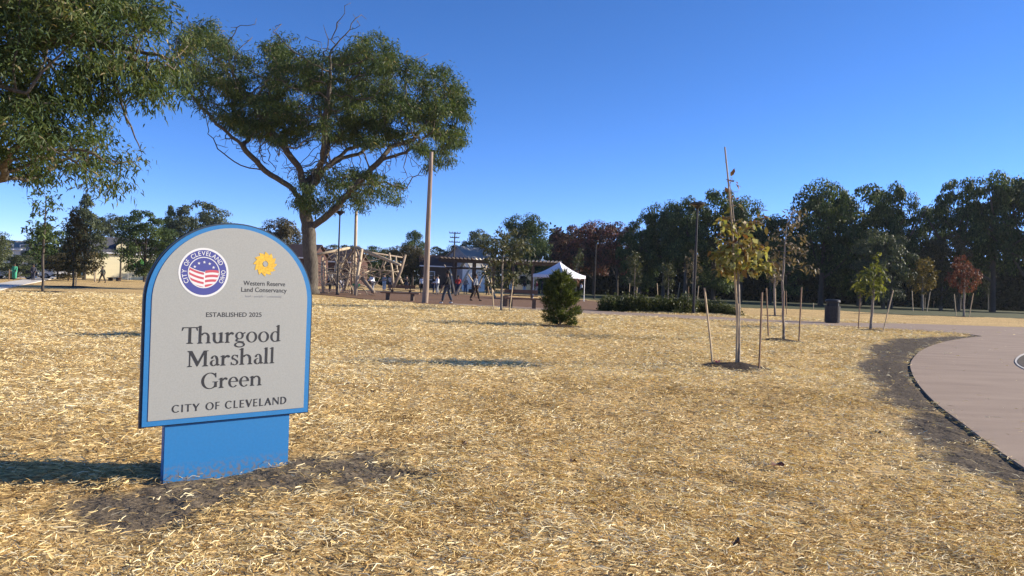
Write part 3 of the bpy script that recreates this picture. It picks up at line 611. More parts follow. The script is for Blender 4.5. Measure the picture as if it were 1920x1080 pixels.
def tubes(Pn, par, rad, kids, name, material, flare=1.35, rmin=0.0):
    mb = MB(); st = [(0, [0])]; done = set(); stack = [(None, 0)]
    while stack:
        p0, i = stack.pop(); ch = [p0, i] if p0 is not None else [i]; j = i
        while kids[j]:
            ks = sorted(kids[j], key=lambda q: -rad[q])
            for q in ks[1:]:
                if rad[q] > rmin: stack.append((j, q))
            j = ks[0]
            if rad[j] <= rmin: break
            ch.append(j)
        if len(ch) < 2: continue
        rr_ = [rad[q] for q in ch]; 
        if p0 is not None: rr_[0] = min(rr_[0], rr_[1]*1.15)
        else: rr_[0] *= flare; rr_[1] *= 1+(flare-1)*.45
        rr_[-1] *= 0.5; big = max(rr_)
        mb.tube([Pn[q] for q in ch], rr_, 14 if big > .15 else (7 if big > .03 else 4), cap=True)
    return mb.build(name, material, None, smooth=True)
def quadleaves(C, U, Wv, L, Wd, v, name, droop=None):
    """leaf blades: two quads each, pointed ends. C base, U direction, Wv width direction"""
    N = len(C); L = L[:, None]; Wd = Wd[:, None]
    if droop is None: droop = np.zeros((N, 1))
    else: droop = droop[:, None]
    mid = C+U*L*.5; tip = C+U*L+np.array([0, 0, -1.])*droop*L
    Vs = np.stack([C-Wv*Wd*.25, C+Wv*Wd*.25, mid-Wv*Wd*.5, mid+Wv*Wd*.5, tip-Wv*Wd*.12, tip+Wv*Wd*.12], 1).reshape(-1, 3)
    o = (np.arange(N)*6)[:, None]; Fs = np.concatenate([o+np.array([[0, 2, 3, 1]]), o+np.array([[2, 4, 5, 3]])], 0)
    return np_mesh(name, Vs, Fs, np.concatenate([v, v]))
def unit(a): return a/(np.linalg.norm(a, axis=-1, keepdims=True)+1e-9)
def poly_fill(poly, n_, d0, depth, holes=()):
    """points in the crown outline traced at distance d0, given real thickness `depth` (half) across"""
    xs = [p[0] for p in poly]; ys = [p[1] for p in poly]; out = []
    x0, x1, y0, y1 = min(xs), max(xs), min(ys), max(ys)
    while len(out) < n_:
        k = n_*3; x = rng.uniform(x0, x1, k); y = rng.uniform(y0, y1, k); s_ = poly_sd(x, y, poly); ok = s_ < 0
        for h in holes: ok &= poly_sd(x, y, h) > 0
        for a, b_ in zip(x[ok], y[ok]):
            q = (a-x0)/(x1-x0)*2-1; t = math.sqrt(max(0.05, 1-q*q))*depth; yy = d0+rng.uniform(-t, t); p = P(a, b_, d0); out.append((p.x, yy, p.z))
            if len(out) >= n_: break
    return out
def topx(Q):
    q = np.asarray(Q)-np.array(CAM); f = q@np.array(Fw); return 960+FPX*(q@np.array(Rc))/f, 540-FPX*(q@np.array(Uc))/f
def big_locust(name, label, seeds, polys, d0, depth, nattr, nleaf, r_base, leafy, holes=(), D=.45, group=None, ls=1.0, thin=None):
    base = Vector(seeds[0][0]); attr = []
    for poly, frac in polys: attr += poly_fill(poly, int(nattr*frac), d0, depth, holes)
    Pn, par = grow(seeds, attr, D, 4.5, .55, 140, jit=.24)
    rad, kids, acc = skeleton(Pn, par, .019, r_base, 2.2)
    root = empty(name, base); tag(root, label, 'tree', group)
    tr = tubes(Pn-np.array(base), par, rad, kids, 'trunk', M['bark']); tr.parent = root
    sites = np.where(acc <= 3)[0]; qx, qy = topx(Pn[sites]); ok = np.zeros(len(sites), bool)
    for poly in leafy: ok |= poly_sd(qx, qy, poly) < 3
    sites = sites[ok]; dirs = Pn[sites]-Pn[par[sites]]
    ps = Pn[sites]; nn_ = .6*vnoise(ps[:, 0]+ps[:, 1]*.6, ps[:, 2]*1.4-ps[:, 1]*.5, 1.5)+.4*vnoise(ps[:, 0]*1.0+40, ps[:, 2]*1.3+ps[:, 1], .7)
    wt = rng.uniform(.4, 1.4, len(sites))*np.clip((nn_-.30)*4.5, 0.14, 1.2)
    if thin is not None: qx, qy = topx(Pn[sites]); wt = np.where(poly_sd(qx, qy, thin) < 0, wt*.38, wt)
    k = rng.choice(len(sites), nleaf, p=wt/wt.sum()); t = rng.random(nleaf)[:, None]
    # sprays: each twig end carries clusters
    cl = Pn[sites][k]+unit(dirs[k])*t*.4+rng.normal(0, .25*ls**.5, (nleaf, 3))*np.array([1.15, 1.15, .6])
    U = unit(rng.normal(0, 1, (nleaf, 3))*np.array([1, 1, .4])+unit(dirs[k])*.4+np.array([0, 0, -.65])); Wv = unit(np.cross(U, rng.normal(0, 1, (nleaf, 3))))
    sn = vnoise(cl[:, 0]*1.0+cl[:, 1]*.7, cl[:, 2]+cl[:, 1]*.5, 1.3)
    v = np.clip(.22+.30*sn+.3*rng.random(len(sites))[k]+rng.normal(0, .14, nleaf)+(rng.random(nleaf) < .03)*.4, 0, 1)
    me = quadleaves(cl-np.array(base), U, Wv, ls*rng.uniform(.11, .27, nleaf), ls*rng.uniform(.035, .075, nleaf), v, 'crown', rng.uniform(.1, .5, nleaf))
    link('crown', me, LM['locust'], root); return root
def D3(px, py, d, dy=0): p = P(px, py, d); return (p.x, d+dy, p.z)
# the big honey locust behind the sign
dT = G(583, 552).y
s1 = [D3(583, 553, dT), D3(581, 500, dT), D3(580, 440, dT), D3(577, 418, dT)]
sR = [D3(578, 430, dT), D3(612, 410, dT, -.3), D3(650, 375, dT, -.8), D3(690, 340, dT, -1.5), D3(722, 308, dT, -1.8), D3(770, 295, dT, -2), D3(815, 260, dT, -2)]
sC = [D3(577, 418, dT), D3(570, 380, dT), D3(574, 350, dT, .5), D3(600, 315, dT, 1), D3(640, 270, dT, 2), D3(690, 250, dT, 3), D3(760, 225, dT, 4)]
sL = [D3(570, 380, dT), D3(545, 350, dT, -.5), D3(505, 325, dT, -1), D3(475, 285, dT, -2), D3(440, 250, dT, -3), D3(400, 200, dT, -3.5)]
sU = [D3(572, 365, dT), D3(562, 320, dT), D3(545, 290, dT, -1), D3(520, 250, dT, -2.5), D3(480, 190, dT, -3.5)]
sB = [D3(574, 350, dT), D3(585, 300, dT, 2.5), D3(590, 260, dT, 4), D3(570, 190, dT, 5)]
sF = [D3(590, 330, dT), D3(625, 300, dT, -2.5), D3(640, 240, dT, -4), D3(650, 170, dT, -4.5)]
SX = [[D3(505, 325, dT, -1), D3(470, 318, dT, -1.5), D3(430, 290, dT, -2), D3(415, 262, dT, -2)], [D3(600, 315, dT, 1), D3(625, 285, dT, 2.5), D3(660, 268, dT, 3.5), D3(700, 210, dT, 4)],
  [D3(722, 308, dT, -1.8), D3(735, 280, dT, -1), D3(775, 262, dT, 0), D3(820, 200, dT, 0)], [D3(545, 290, dT, -1), D3(530, 262, dT, 0), D3(500, 240, dT, 1), D3(450, 170, dT, 2)],
  [D3(650, 375, dT, -.8), D3(672, 345, dT, .5), D3(715, 335, dT, 1.5), D3(745, 350, dT, 2)], [D3(475, 285, dT, -2), D3(478, 262, dT, -1), D3(500, 225, dT, 0), D3(510, 150, dT, 0)]]
UP = [(340,150),(332,95),(360,52),(395,45),(432,62),(440,100),(475,112),(505,82),(540,68),(568,88),(612,105),(650,92),(690,70),(722,62),(738,98),(775,128),(800,122),(830,132),(856,130),(862,165),(885,212),(868,250),(862,292),(828,300),(800,318),(790,280),(745,262),(700,272),(640,262),(585,262),(530,268),(480,250),(430,238),(385,215),(352,190)]
LO = [(560,330),(600,318),(650,322),(700,330),(745,345),(752,378),(700,372),(690,392),(655,380),(610,392),(585,400),(560,372)]
TW = [(405,235),(470,262),(540,290),(600,285),(680,285),(760,280),(810,320),(770,322),(700,318),(640,330),(540,330),(455,300),(415,270)]
big_locust('honey_locust_tree', 'broad flat-topped green tree with bare forking trunk behind the sign', [s1, sR, sC, sL, sU, sB, sF]+SX, [(UP, .70), (LO, .11), (TW, .22)], dT, 7.0, 2300, 120000, .46, [UP, LO], D=.42, thin=LO)
dL = 31.0
b0 = G(-260, 568); tx = b0.x; dL = b0.y
def L3(px, py, dy=0): return D3(px, py, dL, dy)
l1 = [tuple(b0), L3(-262, 470), L3(-250, 400)]
l2 = [L3(-250, 400), L3(-150, 372), L3(-50, 345), L3(5, 333), L3(60, 300, -1), L3(130, 270, -1.5)]
l3 = [L3(-250, 400), L3(-200, 260), L3(-110, 130, 1), L3(0, 60, 1), L3(120, 70, 0), L3(230, 90, 0)]
l4 = [L3(-250, 400), L3(-290, 250), L3(-320, 100), L3(-300, -60)]
l5 = [L3(-110, 130), L3(-20, 150, -2), L3(60, 190, -2), L3(140, 210, -2)]
PA = [(-520,-60),(-400,-200),(-100,-240),(130,-160),(225,-60),(268,0),(292,14),(336,60),(348,120),(330,160),(282,200),(252,192),(232,160),(212,150),(190,138),(140,128),(98,120),(92,84),(50,92),(40,76),(-60,60),(-520,120)]
PB = [(-520,120),(-60,90),(0,92),(30,84),(58,104),(66,122),(100,140),(178,148),(214,186),(222,206),(232,222),(226,244),(262,292),(228,306),(228,338),(206,362),(180,338),(150,330),(100,352),(72,332),(0,326),(-200,330),(-500,300)]
big_locust('honey_locust_tree', 'tall green tree whose trunk is off frame, boughs hanging in at the top left', [l1, l3, l2, l4, l5], [(PA, .55), (PB, .45)], dL, 3.8, 2200, 125000, .45, [PA, PB], D=.33, ls=.75)
# ---- young trees planted in the straw
def young_tree(name, label, trunk, poly, d0, depth, nattr, nleaf, leaf, r_base, lmat, D=.12, r_tip=.003, bark='sapling_bark', group=None, lw=.45, spread=.05, di=1.2, grav=.05, vshift=0.0, vtop=0.0, cat='tree', topthin=0.0):
    base = Vector(trunk[0]); attr = []
    for pl, fr in poly: attr += poly_fill(pl, max(3, int(nattr*fr)), d0, depth)
    Pn, par = grow([trunk], attr, D, di, D*1.3, 90, jit=.18, grav=grav, sj=.1); rad, kids, acc = skeleton(Pn, par, r_tip, r_base, 1.9)
    root = empty(name, base); tag(root, label, cat, group); tr = tubes(Pn-np.array(base), par, rad, kids, 'trunk', M[bark], 1.2); tr.parent = root
    sites = np.where((acc <= 4) & (np.arange(len(Pn)) > 4))[0]; zs = Pn[sites][:, 2]; wt = np.exp(-topthin*(zs-zs.min())/(np.ptp(zs)+1e-6)); k = rng.choice(len(sites), nleaf, p=wt/wt.sum()); dirs = unit(Pn[sites][k]-Pn[par[sites]][k])
    C = Pn[sites][k]+rng.normal(0, spread*max(1, leaf/.1), (nleaf, 3)); U = unit(dirs*.5+rng.normal(0, .7, (nleaf, 3))+np.array([0, 0, -.25])); Wv = unit(np.cross(U, rng.normal(0, 1, (nleaf, 3))*.5+np.array([0, 0, 1.])))
    zt = (C[:, 2]-C[:, 2].min())/(np.ptp(C[:, 2])+1e-6)
    v = np.clip(.45+rng.normal(0, .22, nleaf)+vshift+vtop*zt, 0, 1); L_ = leaf*rng.uniform(.6, 1.25, nleaf)
    link('crown', quadleaves(C-np.array(base), U, Wv, L_, L_*lw, v, 'crown', rng.uniform(0, .3, nleaf)), LM[lmat], root); return root
def ypt(px, py, b_): return D3(px, py, b_.y)
def sap(base_px, trunk_px, polys, label, nattr, nleaf, leaf, r_base, lmat, depth, **kw):
    b_ = G(*base_px); tr = [tuple(b_)]+[ypt(x, y, b_) for x, y in trunk_px]; return young_tree('young_tree', label, tr, polys, b_.y, depth, nattr, nleaf, leaf, r_base, lmat, **kw), b_
_, bS = sap((1385, 688), [(1386, 620), (1385, 560), (1384, 500), (1381, 440), (1374, 390), (1369, 345)],
    [([(1340,470),(1345,430),(1352,418),(1376,402),(1400,400),(1428,404),(1436,420),(1425,445),(1440,470),(1448,495),(1432,515),(1405,505),(1385,520),(1360,522),(1338,505)], .82), ([(1352,330),(1372,318),(1380,340),(1400,360),(1392,385),(1370,385)], .09), ([(1352,400),(1435,398),(1425,430),(1350,430)], .09)],
    'nearest young tree with yellow-green and russet leaves tied to a tall bamboo cane', 200, 760, .108, .022, 'oak', .5, group='staked young trees', lw=.55, vshift=.30, vtop=-.5, topthin=2.6)
sap((1470, 640), [(1468, 580), (1467, 520), (1472, 460), (1478, 400)], [([(1440,480),(1446,430),(1470,395),(1492,385),(1512,420),(1535,478),(1520,525),(1490,515),(1460,545),(1442,520)], 1)],
    'second young tree, thin and sparse with dull brown-green leaves', 110, 420, .10, .03, 'brown', .55, group='staked young trees', D=.17, vshift=.1)
sap((1632, 620), [(1636, 570), (1640, 520), (1645, 480)], [([(1604,545),(1606,510),(1625,498),(1645,500),(1662,520),(1664,545),(1650,556),(1618,558)], 1)],
    'small young tree with pale yellow-green leaves on the path corner', 90, 520, .15, .045, 'lime', .5, group='staked young trees', D=.18)
sap((940, 583), [(941, 540), (942, 500), (944, 465)], [([(895,520),(900,470),(925,430),(950,432),(985,428),(1002,460),(992,510),(970,530),(930,545),(905,535)], 1)],
    'young tree with a loose speckled grey-green crown beside the wooden benches', 170, 1500, .15, .05, 'dull', .85, group='staked young trees', D=.2, vshift=.1)
sap((80, 548), [(81, 490), (84, 430), (86, 372)], [([(50,440),(58,400),(62,365),(84,358),(106,364),(104,400),(112,430),(100,470),(62,470)], 1)],
    'slender dark young tree with a thin upright crown at the left edge', 120, 620, .18, .055, 'dark', .8, group='staked young trees', D=.25, vshift=.1, r_tip=.006, bark='bark_dark')
sap((137, 538), [(138, 500), (140, 450), (142, 405)], [([(112,500),(118,450),(124,405),(140,392),(156,410),(160,450),(166,500),(140,512)], 1)],
    'second young tree from the left edge, olive leaves growing low down', 130, 1300, .22, .06, 'olive', .9, group='staked young trees', D=.28, bark='bark_dark')
sap((178, 529), [(176, 505), (174, 480)], [([(152,508),(156,480),(172,468),(190,480),(194,505),(174,514)], 1)], 'small bushy young tree in front of the cream house', 90, 900, .26, .06, 'olive', .9, group='staked young trees', D=.3)
sap((1190, 566), [(1190, 530), (1191, 480)], [([(1176,525),(1178,485),(1190,460),(1203,485),(1206,522),(1192,538)], 1)], 'narrow young tree with speckled leaves, first one right of the white tent', 90, 900, .2, .06, 'dull', .7, group='staked young trees', D=.3, vshift=.1)
sap((1252, 568), [(1253, 540), (1254, 510)], [([(1238,535),(1240,505),(1254,488),(1268,505),(1270,532),(1254,546)], 1)], 'small oval young tree with grey-green leaves between two pale stakes', 80, 800, .18, .05, 'dull', .7, group='staked young trees', D=.3)
sap((1299, 570), [(1299, 530), (1300, 480)], [([(1280,520),(1284,485),(1300,465),(1318,490),(1320,520),(1300,532)], 1)], 'bare thin young tree standing close behind the nearer lamp post', 70, 420, .18, .05, 'brown', .9, group='staked young trees', D=.3)
sap((1453, 592), [(1452, 550), (1453, 500)], [([(1438,520),(1440,490),(1453,465),(1468,490),(1468,525),(1453,535)], 1)], 'faint brown young tree directly behind the second one', 60, 260, .15, .05, 'brown', .5, group='staked young trees', D=.25)
sap((1730, 583), [(1730, 560), (1730, 530)], [([(1704,535),(1706,505),(1722,484),(1742,484),(1758,510),(1756,540),(1730,552)], 1)], 'round young tree turning golden yellow at the edge of the lawn', 150, 2600, .2, .08, 'gold', 1.2, group='staked young trees', D=.3)
sap((1807, 594), [(1807, 565), (1808, 535)], [([(1776,530),(1780,500),(1800,480),(1822,484),(1840,508),(1838,535),(1808,552)], 1)], 'round young tree with brick-red leaves near the right edge', 150, 2300, .16, .07, 'red', 1.0, group='staked young trees', D=.25)
sap((1853, 582), [(1853, 560), (1853, 540)], [([(1842,545),(1842,515),(1852,500),(1864,515),(1864,545),(1853,558)], 1)], 'small dull green young tree just right of the red one', 70, 1000, .2, .07, 'dull', .8, group='staked young trees', D=.3)
sap((280, 520), [(281, 500), (282, 485)], [([(268,492),(274,470),(286,460),(296,475),(294,498),(280,505)], 1)], 'sparse young tree beside the green canopy', 50, 260, .3, .08, 'lime', 1.0, group='staked young trees', D=.4)
sap((1080, 556), [(1080, 530), (1082, 505)], [([(1066,500),(1072,475),(1084,462),(1098,480),(1096,510),(1080,520)], 1)], 'thin dark young tree rising behind the white tent', 50, 360, .26, .06, 'dull', 1.0, group='staked young trees', D=.35)
# ---- evergreen bushes
def pine_bush(name, label, base, h, r, nn, seed, group=None):
    g = np.random.default_rng(seed); root = empty(name, base); tag(root, label, 'bush', group)
    mb = MB(); mb.tube([(0, 0, -.05), (0, 0, h*.9)], [.035, .008], 6)
    brs = []
    for i in range(150):
        t = g.random()**.8; z = h*(.04+.86*t); R_ = r*(math.sqrt(max(0.02, 1-((t-.33)/.72)**2)))*(.82+.36*g.random()); a = g.random()*6.283
        st = np.array([0, 0, max(.02, z-R_*.35)]); en = np.array([R_*math.cos(a), R_*math.sin(a), z+.12*g.random()]); brs.append((st, en)); mb.tube([tuple(st), tuple(en)], [.009, .003], 4, cap=False)
    for i in range(7):
        a = g.random()*6.283; en = np.array([.12*math.cos(a), .12*math.sin(a), h*(.9+.14*g.random())]); brs.append((np.array([0, 0, h*.7]), en)); mb.tube([(0, 0, h*.7), tuple(en)], [.008, .003], 4, cap=False)
    mb.build('branches', M['bark_dark'], root)
    k = g.integers(0, len(brs), nn); S0 = np.array([b_[0] for b_ in brs])[k]; E0 = np.array([b_[1] for b_ in brs])[k]; t = (1-g.random(nn)**1.6*.6)[:, None]
    C = S0+(E0-S0)*t+g.normal(0, .035, (nn, 3)); U = unit(unit(E0-S0)*.8+g.normal(0, .5, (nn, 3))+np.array([0, 0, .5])); Wv = unit(np.cross(U, g.normal(0, 1, (nn, 3))))
    sn = g.random(len(brs))[k]
    link('foliage', quadleaves(C, U, Wv, g.uniform(.06, .13, nn), g.uniform(.010, .02, nn), np.clip(.1+.5*sn+g.normal(0, .2, nn), 0, 1), 'foliage'), LM['pine'], root); return root
pine_bush('evergreen_bush', 'shaggy green evergreen bush standing alone in the middle of the straw', G(1050, 611), 1.62, .54, 15000, 3, 'evergreen bushes')
pine_bush('evergreen_bush', 'evergreen bush hidden behind the sign, casting the shadow to its left', G(455, 632), 1.15, .5, 9000, 4, 'evergreen bushes')
# ---- hedge shrubs by the path
def shrub_mesh(seed, nn):
    g = np.random.default_rng(seed); U0_ = unit(g.normal(0, 1, (60, 3))*np.array([1, 1, .8])+np.array([0, 0, .55])); k = g.integers(0, 60, nn); ln = g.uniform(.72, 1.05, 60)[k]
    t = (g.random(nn)**.55*ln)[:, None]; C = U0_[k]*t*np.array([1, 1, .9])+g.normal(0, .07, (nn, 3)); C[:, 2] = np.abs(C[:, 2])
    U = unit(U0_[k]+g.normal(0, .6, (nn, 3))); Wv = unit(np.cross(U, g.normal(0, 1, (nn, 3))))
    sn = g.random(60)[k]; return quadleaves(C, U, Wv, g.uniform(.07, .16, nn), g.uniform(.035, .07, nn), np.clip(.2+.4*sn+g.normal(0, .2, nn), 0, 1), 'leaves')
SH = [shrub_mesh(20+i, 2600) for i in range(3)]
hl = ['leftmost green shrub of the low hedge along the path', 'second shrub from the left in the low path hedge', 'third shrub from the left in the low path hedge', 'fourth shrub in the low path hedge', 'fifth shrub in the low path hedge', 'sixth shrub in the low hedge, left of the lamp post', 'hedge shrub directly right of the nearer lamp post', 'last tall shrub at the right end of the hedge', 'low shrub past the right end of the hedge', 'smallest shrub nearest the path beyond the hedge']
for i, (px, py, w) in enumerate([(1147,585,.75),(1172,586,.7),(1200,587,.8),(1226,588,.72),(1250,588,.7),(1277,590,.85),(1318,590,.7),(1342,591,.65),(1361,593,.5),(1378,595,.4)]):
    o = empty('hedge_shrub', G(px, py-2), i*1.3); me = SH[i % 3]; c = link('leaves', me, LM['shrub'], o); c.scale = (w*1.2, w*1.2, w*1.35)
    mb = MB(); 
    for q in range(5): mb.tube([(0, 0, 0), (.25*w*math.cos(q*1.3), .25*w*math.sin(q*1.3), .5*w)], [.012, .005], 4)
    mb.build('stems', M['bark_dark'], o); tag(o, hl[i], 'shrub', 'low hedge shrubs along the path')
# ---- full-grown background trees: clump meshes at unit size (height 1, width about 1)
def crown_variant(seed, shape, nl, nleaf, card):
    g = np.random.default_rng(seed); cs = []
    for i in range(nl):
        for _ in range(50):
            p = g.uniform(-1, 1, 3)
            if np.linalg.norm(p) > 1: continue
            z = .58+.36*p[2]
            if shape == 'round': x, y = p[0]*.40, p[1]*.40
            elif shape == 'cone': tt = (z-.15)/.8; f = max(.06, 1-abs(tt)**1.1*.9); x, y, z = p[0]*.42*f, p[1]*.42*f, .1+.88*((p[2]+1)/2); f = max(.05, 1-(z-.1)/.9); x, y = p[0]*.45*f**.8, p[1]*.45*f**.8
            elif shape == 'low': z = .5+.44*p[2]; x, y = p[0]*.42, p[1]*.42
            else: x, y = p[0]*.36*(1.25-abs(z-.55)), p[1]*.36*(1.25-abs(z-.55))
            break
        cs.append((x, y, z, g.uniform(.06, .125)*(1 if shape != 'cone' else .75)))
    cs = np.array(cs); k = g.integers(0, nl, nleaf); dr = unit(g.normal(0, 1, (nleaf, 3))); dr[:, 2] = dr[:, 2]*.9+.1
    dr[:, 2] = np.where(dr[:, 2] < -.35, -dr[:, 2], dr[:, 2]); rr_ = cs[k, 3]*np.clip(g.normal(.95, .12, nleaf), .4, 1.3); C = cs[k, :3]+dr*rr_[:, None]*np.array([1.2, 1.2, .72])+g.normal(0, .006, (nleaf, 3))
    nrm = unit(dr+g.normal(0, .38, (nleaf, 3))+np.array([0, 0, .25])); U = unit(np.cross(nrm, g.normal(0, 1, (nleaf, 3)))); Wv = unit(np.cross(nrm, U)); lob = g.random(nl)[k]
    v = np.clip(.28+.34*lob+g.normal(0, .2, nleaf), 0, 1); L_ = card*g.uniform(.6, 1.4, nleaf)
    me = quadleaves(C, U, Wv, L_, L_*.65, v, 'crown'); mb = MB(); mb.tube([(0, 0, -.02), (.005, 0, .2), (0, .008, .45), (.01, 0, .8)], [.028, .02, .015, .004], 8)
    for q in range(9):
        a = q*2.4; z0 = .2+.05*q; e_ = cs[g.integers(0, nl)]; mb.tube([(0, 0, z0), ((e_[0])*.5, (e_[1])*.5, z0+(max(e_[2], z0+.05)-z0)*.4), (e_[0], e_[1], max(e_[2], z0+.08))], [.011, .008, .003], 5)
    return me, mb.mesh('trunk')
VAR = {}
for nm, sh, nl, nf, cdz in (('r1','round',75,18000,.021),('r2','round',60,15000,.022),('r3','tall',75,16000,.020),('r4','low',90,20000,.020),('c1','cone',80,13000,.020),('l2','low',70,15000,.022)):
    VAR[nm] = crown_variant(hash(nm) % 1 + sum(map(ord, nm)), sh, nl, nf, cdz)
for k_, (a, b_) in VAR.items(): b_.materials.append(M['bark_dark'])
def bgtree(var, px, ytop, d, wpx, lm, label, group='grown trees at the back of the park', name='tree', rz=0, y=None, cut=0):
    """px centre, ytop top of the crown in the photo, d distance, wpx crown width in photo pixels"""
    top = P(px, ytop, d); z0 = float(dip(top.x, d))-.05; hgt = top.z-z0; w = wpx/FPX*d/.86
    root = empty(name, (top.x, d, z0), rz); tag(root, label, 'tree', group); me, tm = VAR[var]
    me2 = LCACHE.setdefault((var, lm), None)
    if me2 is None:
        me2 = me.copy(); me2.name = 'crown'; me2.materials.clear(); me2.materials.append(LM[lm]); LCACHE[(var, lm)] = me2
    c = bpy.data.objects.new('crown', me2); COL.objects.link(c); c.parent = root; c.scale = (w, w, hgt)
    t = bpy.data.objects.new('trunk', tm); COL.objects.link(t); t.parent = root; t.scale = (hgt*.8, hgt*.8, hgt); return root
LCACHE = {}
BG = [
 # left side
 ('r1', -30, 425, 70, 100, 'mid', 'green tree cut by the left edge of the frame'),
 ('l2', 82, 412, 92, 95, 'dark', 'dark rounded tree behind the slender young tree at the left'),
 ('l2', 30, 470, 80, 66, 'mid', 'low green tree by the pavement at the far left'),
 ('c1', 163, 364, 98, 100, 'mid', 'tall pointed tree left of the cream house'),
 ('r2', 208, 398, 140, 75, 'mid', 'rounded tree rising behind the cream house roof'),
 ('r4', 276, 386, 96, 100, 'dark', 'dark spreading tree right of the cream house'),
 ('c1', 320, 385, 142, 60, 'dark', 'narrow dark tree left of the broad tree behind the sign top'),
 ('r4', 368, 368, 145, 125, 'mid', 'broad green tree whose top shows above the left shoulder of the sign'),
 ('r4', 440, 430, 150, 120, 'dark', 'tree hidden mostly behind the arch of the sign'),
 ('r1', 530, 402, 118, 85, 'olive', 'green-brown tree between the sign and the big trunk'),
 ('l2', 130, 470, 84, 80, 'olive', 'low olive tree between the two left young trees'),
 # middle distance
 ('l2', 610, 452, 150, 80, 'mid', 'small green far tree left of the log climbing frame'),
 ('r4', 665, 455, 170, 90, 'mid', 'far tree behind the mast of the climbing frame'),
 ('l2', 718, 456, 150, 85, 'dark', 'dark far tree right of the climbing frame mast'),
 ('r3', 777, 428, 140, 46, 'dark', 'tall narrow dark tree left of the wooden pole'),
 ('r1', 762, 456, 120, 90, 'olive', 'brownish tree behind the leaning logs'),
 ('l2', 826, 456, 150, 80, 'mid', 'green far tree right of the wooden pole'),
 ('r2', 902, 427, 150, 70, 'mid', 'green tree behind the grey-roofed house'),
 ('l2', 872, 446, 150, 80, 'dark', 'dark tree behind the double-armed utility pole'),
 ('r1', 987, 393, 120, 92, 'dark', 'tall dome-shaped dark tree left of the maroon ones'),
 ('l2', 962, 430, 110, 80, 'mid', 'lower green tree in front of the dome-shaped dark tree'),
 ('l2', 1015, 440, 104, 70, 'dark', 'dark bushy tree behind the white tent'),
 # maroon and dark row
 ('r4', 1068, 414, 112, 80, 'maroon', 'leftmost maroon-leaved tree of the row'),
 ('r1', 1118, 406, 108, 85, 'maroon', 'tallest maroon-leaved tree in the row'),
 ('r2', 1162, 412, 104, 80, 'maroon', 'maroon-leaved tree nearest the dark green trees'),
 ('r4', 1205, 392, 100, 85, 'dark', 'dark green tree next to the maroon row'),
 ('r1', 1250, 368, 98, 95, 'dark', 'dark green tree above the low hedge'),
 ('r2', 1292, 362, 94, 90, 'dark', 'dark tree behind the head of the nearer lamp'),
 ('r4', 1345, 344, 98, 125, 'dark', 'broad dark tree behind the nearest young tree'),
 ('r1', 1395, 360, 92, 90, 'dark', 'dark tree just right of the bamboo cane'),
 ('r2', 1450, 398, 92, 100, 'dark', 'lower dark tree between the two tall groups'),
 ('l2', 1478, 420, 84, 80, 'dark', 'low dark tree behind the second young tree'),
 ('r1', 1548, 326, 88, 120, 'dark', 'leftmost tall tree of the big right group'),
 ('r4', 1620, 332, 92, 150, 'dark', 'wide tall dark tree at the centre of the right group'),
 ('r2', 1678, 334, 86, 84, 'dark', 'tall tree above the yellow-green small one'),
 ('l2', 1662, 418, 78, 105, 'lime2', 'mid-size lighter green tree in front of the right group'),
 ('r3', 1738, 380, 96, 80, 'dark', 'shorter dark tree in the gap of the right skyline'),
 ('r4', 1806, 318, 88, 112, 'dark', 'tall spreading tree behind the red young tree'),
 ('r1', 1872, 308, 86, 120, 'dark', 'highest tree at the right edge of the frame'),
 ('r2', 1940, 318, 84, 120, 'dark', 'tree cut by the right edge of the frame'),
 ('l2', 1770, 425, 84, 90, 'olive', 'low olive tree in the shade between the right trees'),
 ('r4', 2030, 320, 86, 140, 'dark', 'tree just outside the right edge, bough at the border'),
]
LM['lime2'] = LM['mid']
for i, (var, px, yt, d, w, lm, lab) in enumerate(BG): bgtree(var, px, yt, d, w, lm, lab, rz=i*1.7)
# the dark wood behind them: one mass of undergrowth and far trunks
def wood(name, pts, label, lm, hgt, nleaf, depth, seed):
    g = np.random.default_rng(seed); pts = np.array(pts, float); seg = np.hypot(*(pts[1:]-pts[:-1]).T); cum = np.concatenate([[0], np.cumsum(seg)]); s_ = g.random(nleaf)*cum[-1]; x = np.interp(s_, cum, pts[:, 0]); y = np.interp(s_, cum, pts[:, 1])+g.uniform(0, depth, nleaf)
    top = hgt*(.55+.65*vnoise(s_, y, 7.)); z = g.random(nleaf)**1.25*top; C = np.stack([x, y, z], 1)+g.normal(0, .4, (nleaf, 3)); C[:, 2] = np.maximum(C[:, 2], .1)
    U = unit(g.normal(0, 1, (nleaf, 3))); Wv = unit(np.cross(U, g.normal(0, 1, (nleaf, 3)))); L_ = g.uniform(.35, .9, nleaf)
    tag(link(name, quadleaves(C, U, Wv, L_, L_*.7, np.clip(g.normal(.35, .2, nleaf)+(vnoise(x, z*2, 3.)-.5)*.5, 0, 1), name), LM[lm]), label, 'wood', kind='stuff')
def gx(px, d): return P(px, 540, d).x
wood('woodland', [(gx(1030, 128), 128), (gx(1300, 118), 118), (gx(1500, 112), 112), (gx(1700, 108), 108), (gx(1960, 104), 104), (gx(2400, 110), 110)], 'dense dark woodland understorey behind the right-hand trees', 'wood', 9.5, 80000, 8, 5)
wood('thicket', [(gx(-300, 120), 120), (gx(60, 128), 128), (gx(320, 135), 135), (gx(600, 175), 175), (gx(820, 180), 180), (gx(1060, 160), 160)], 'low green thicket along the far street behind the houses', 'mid', 5.5, 30000, 8, 6)
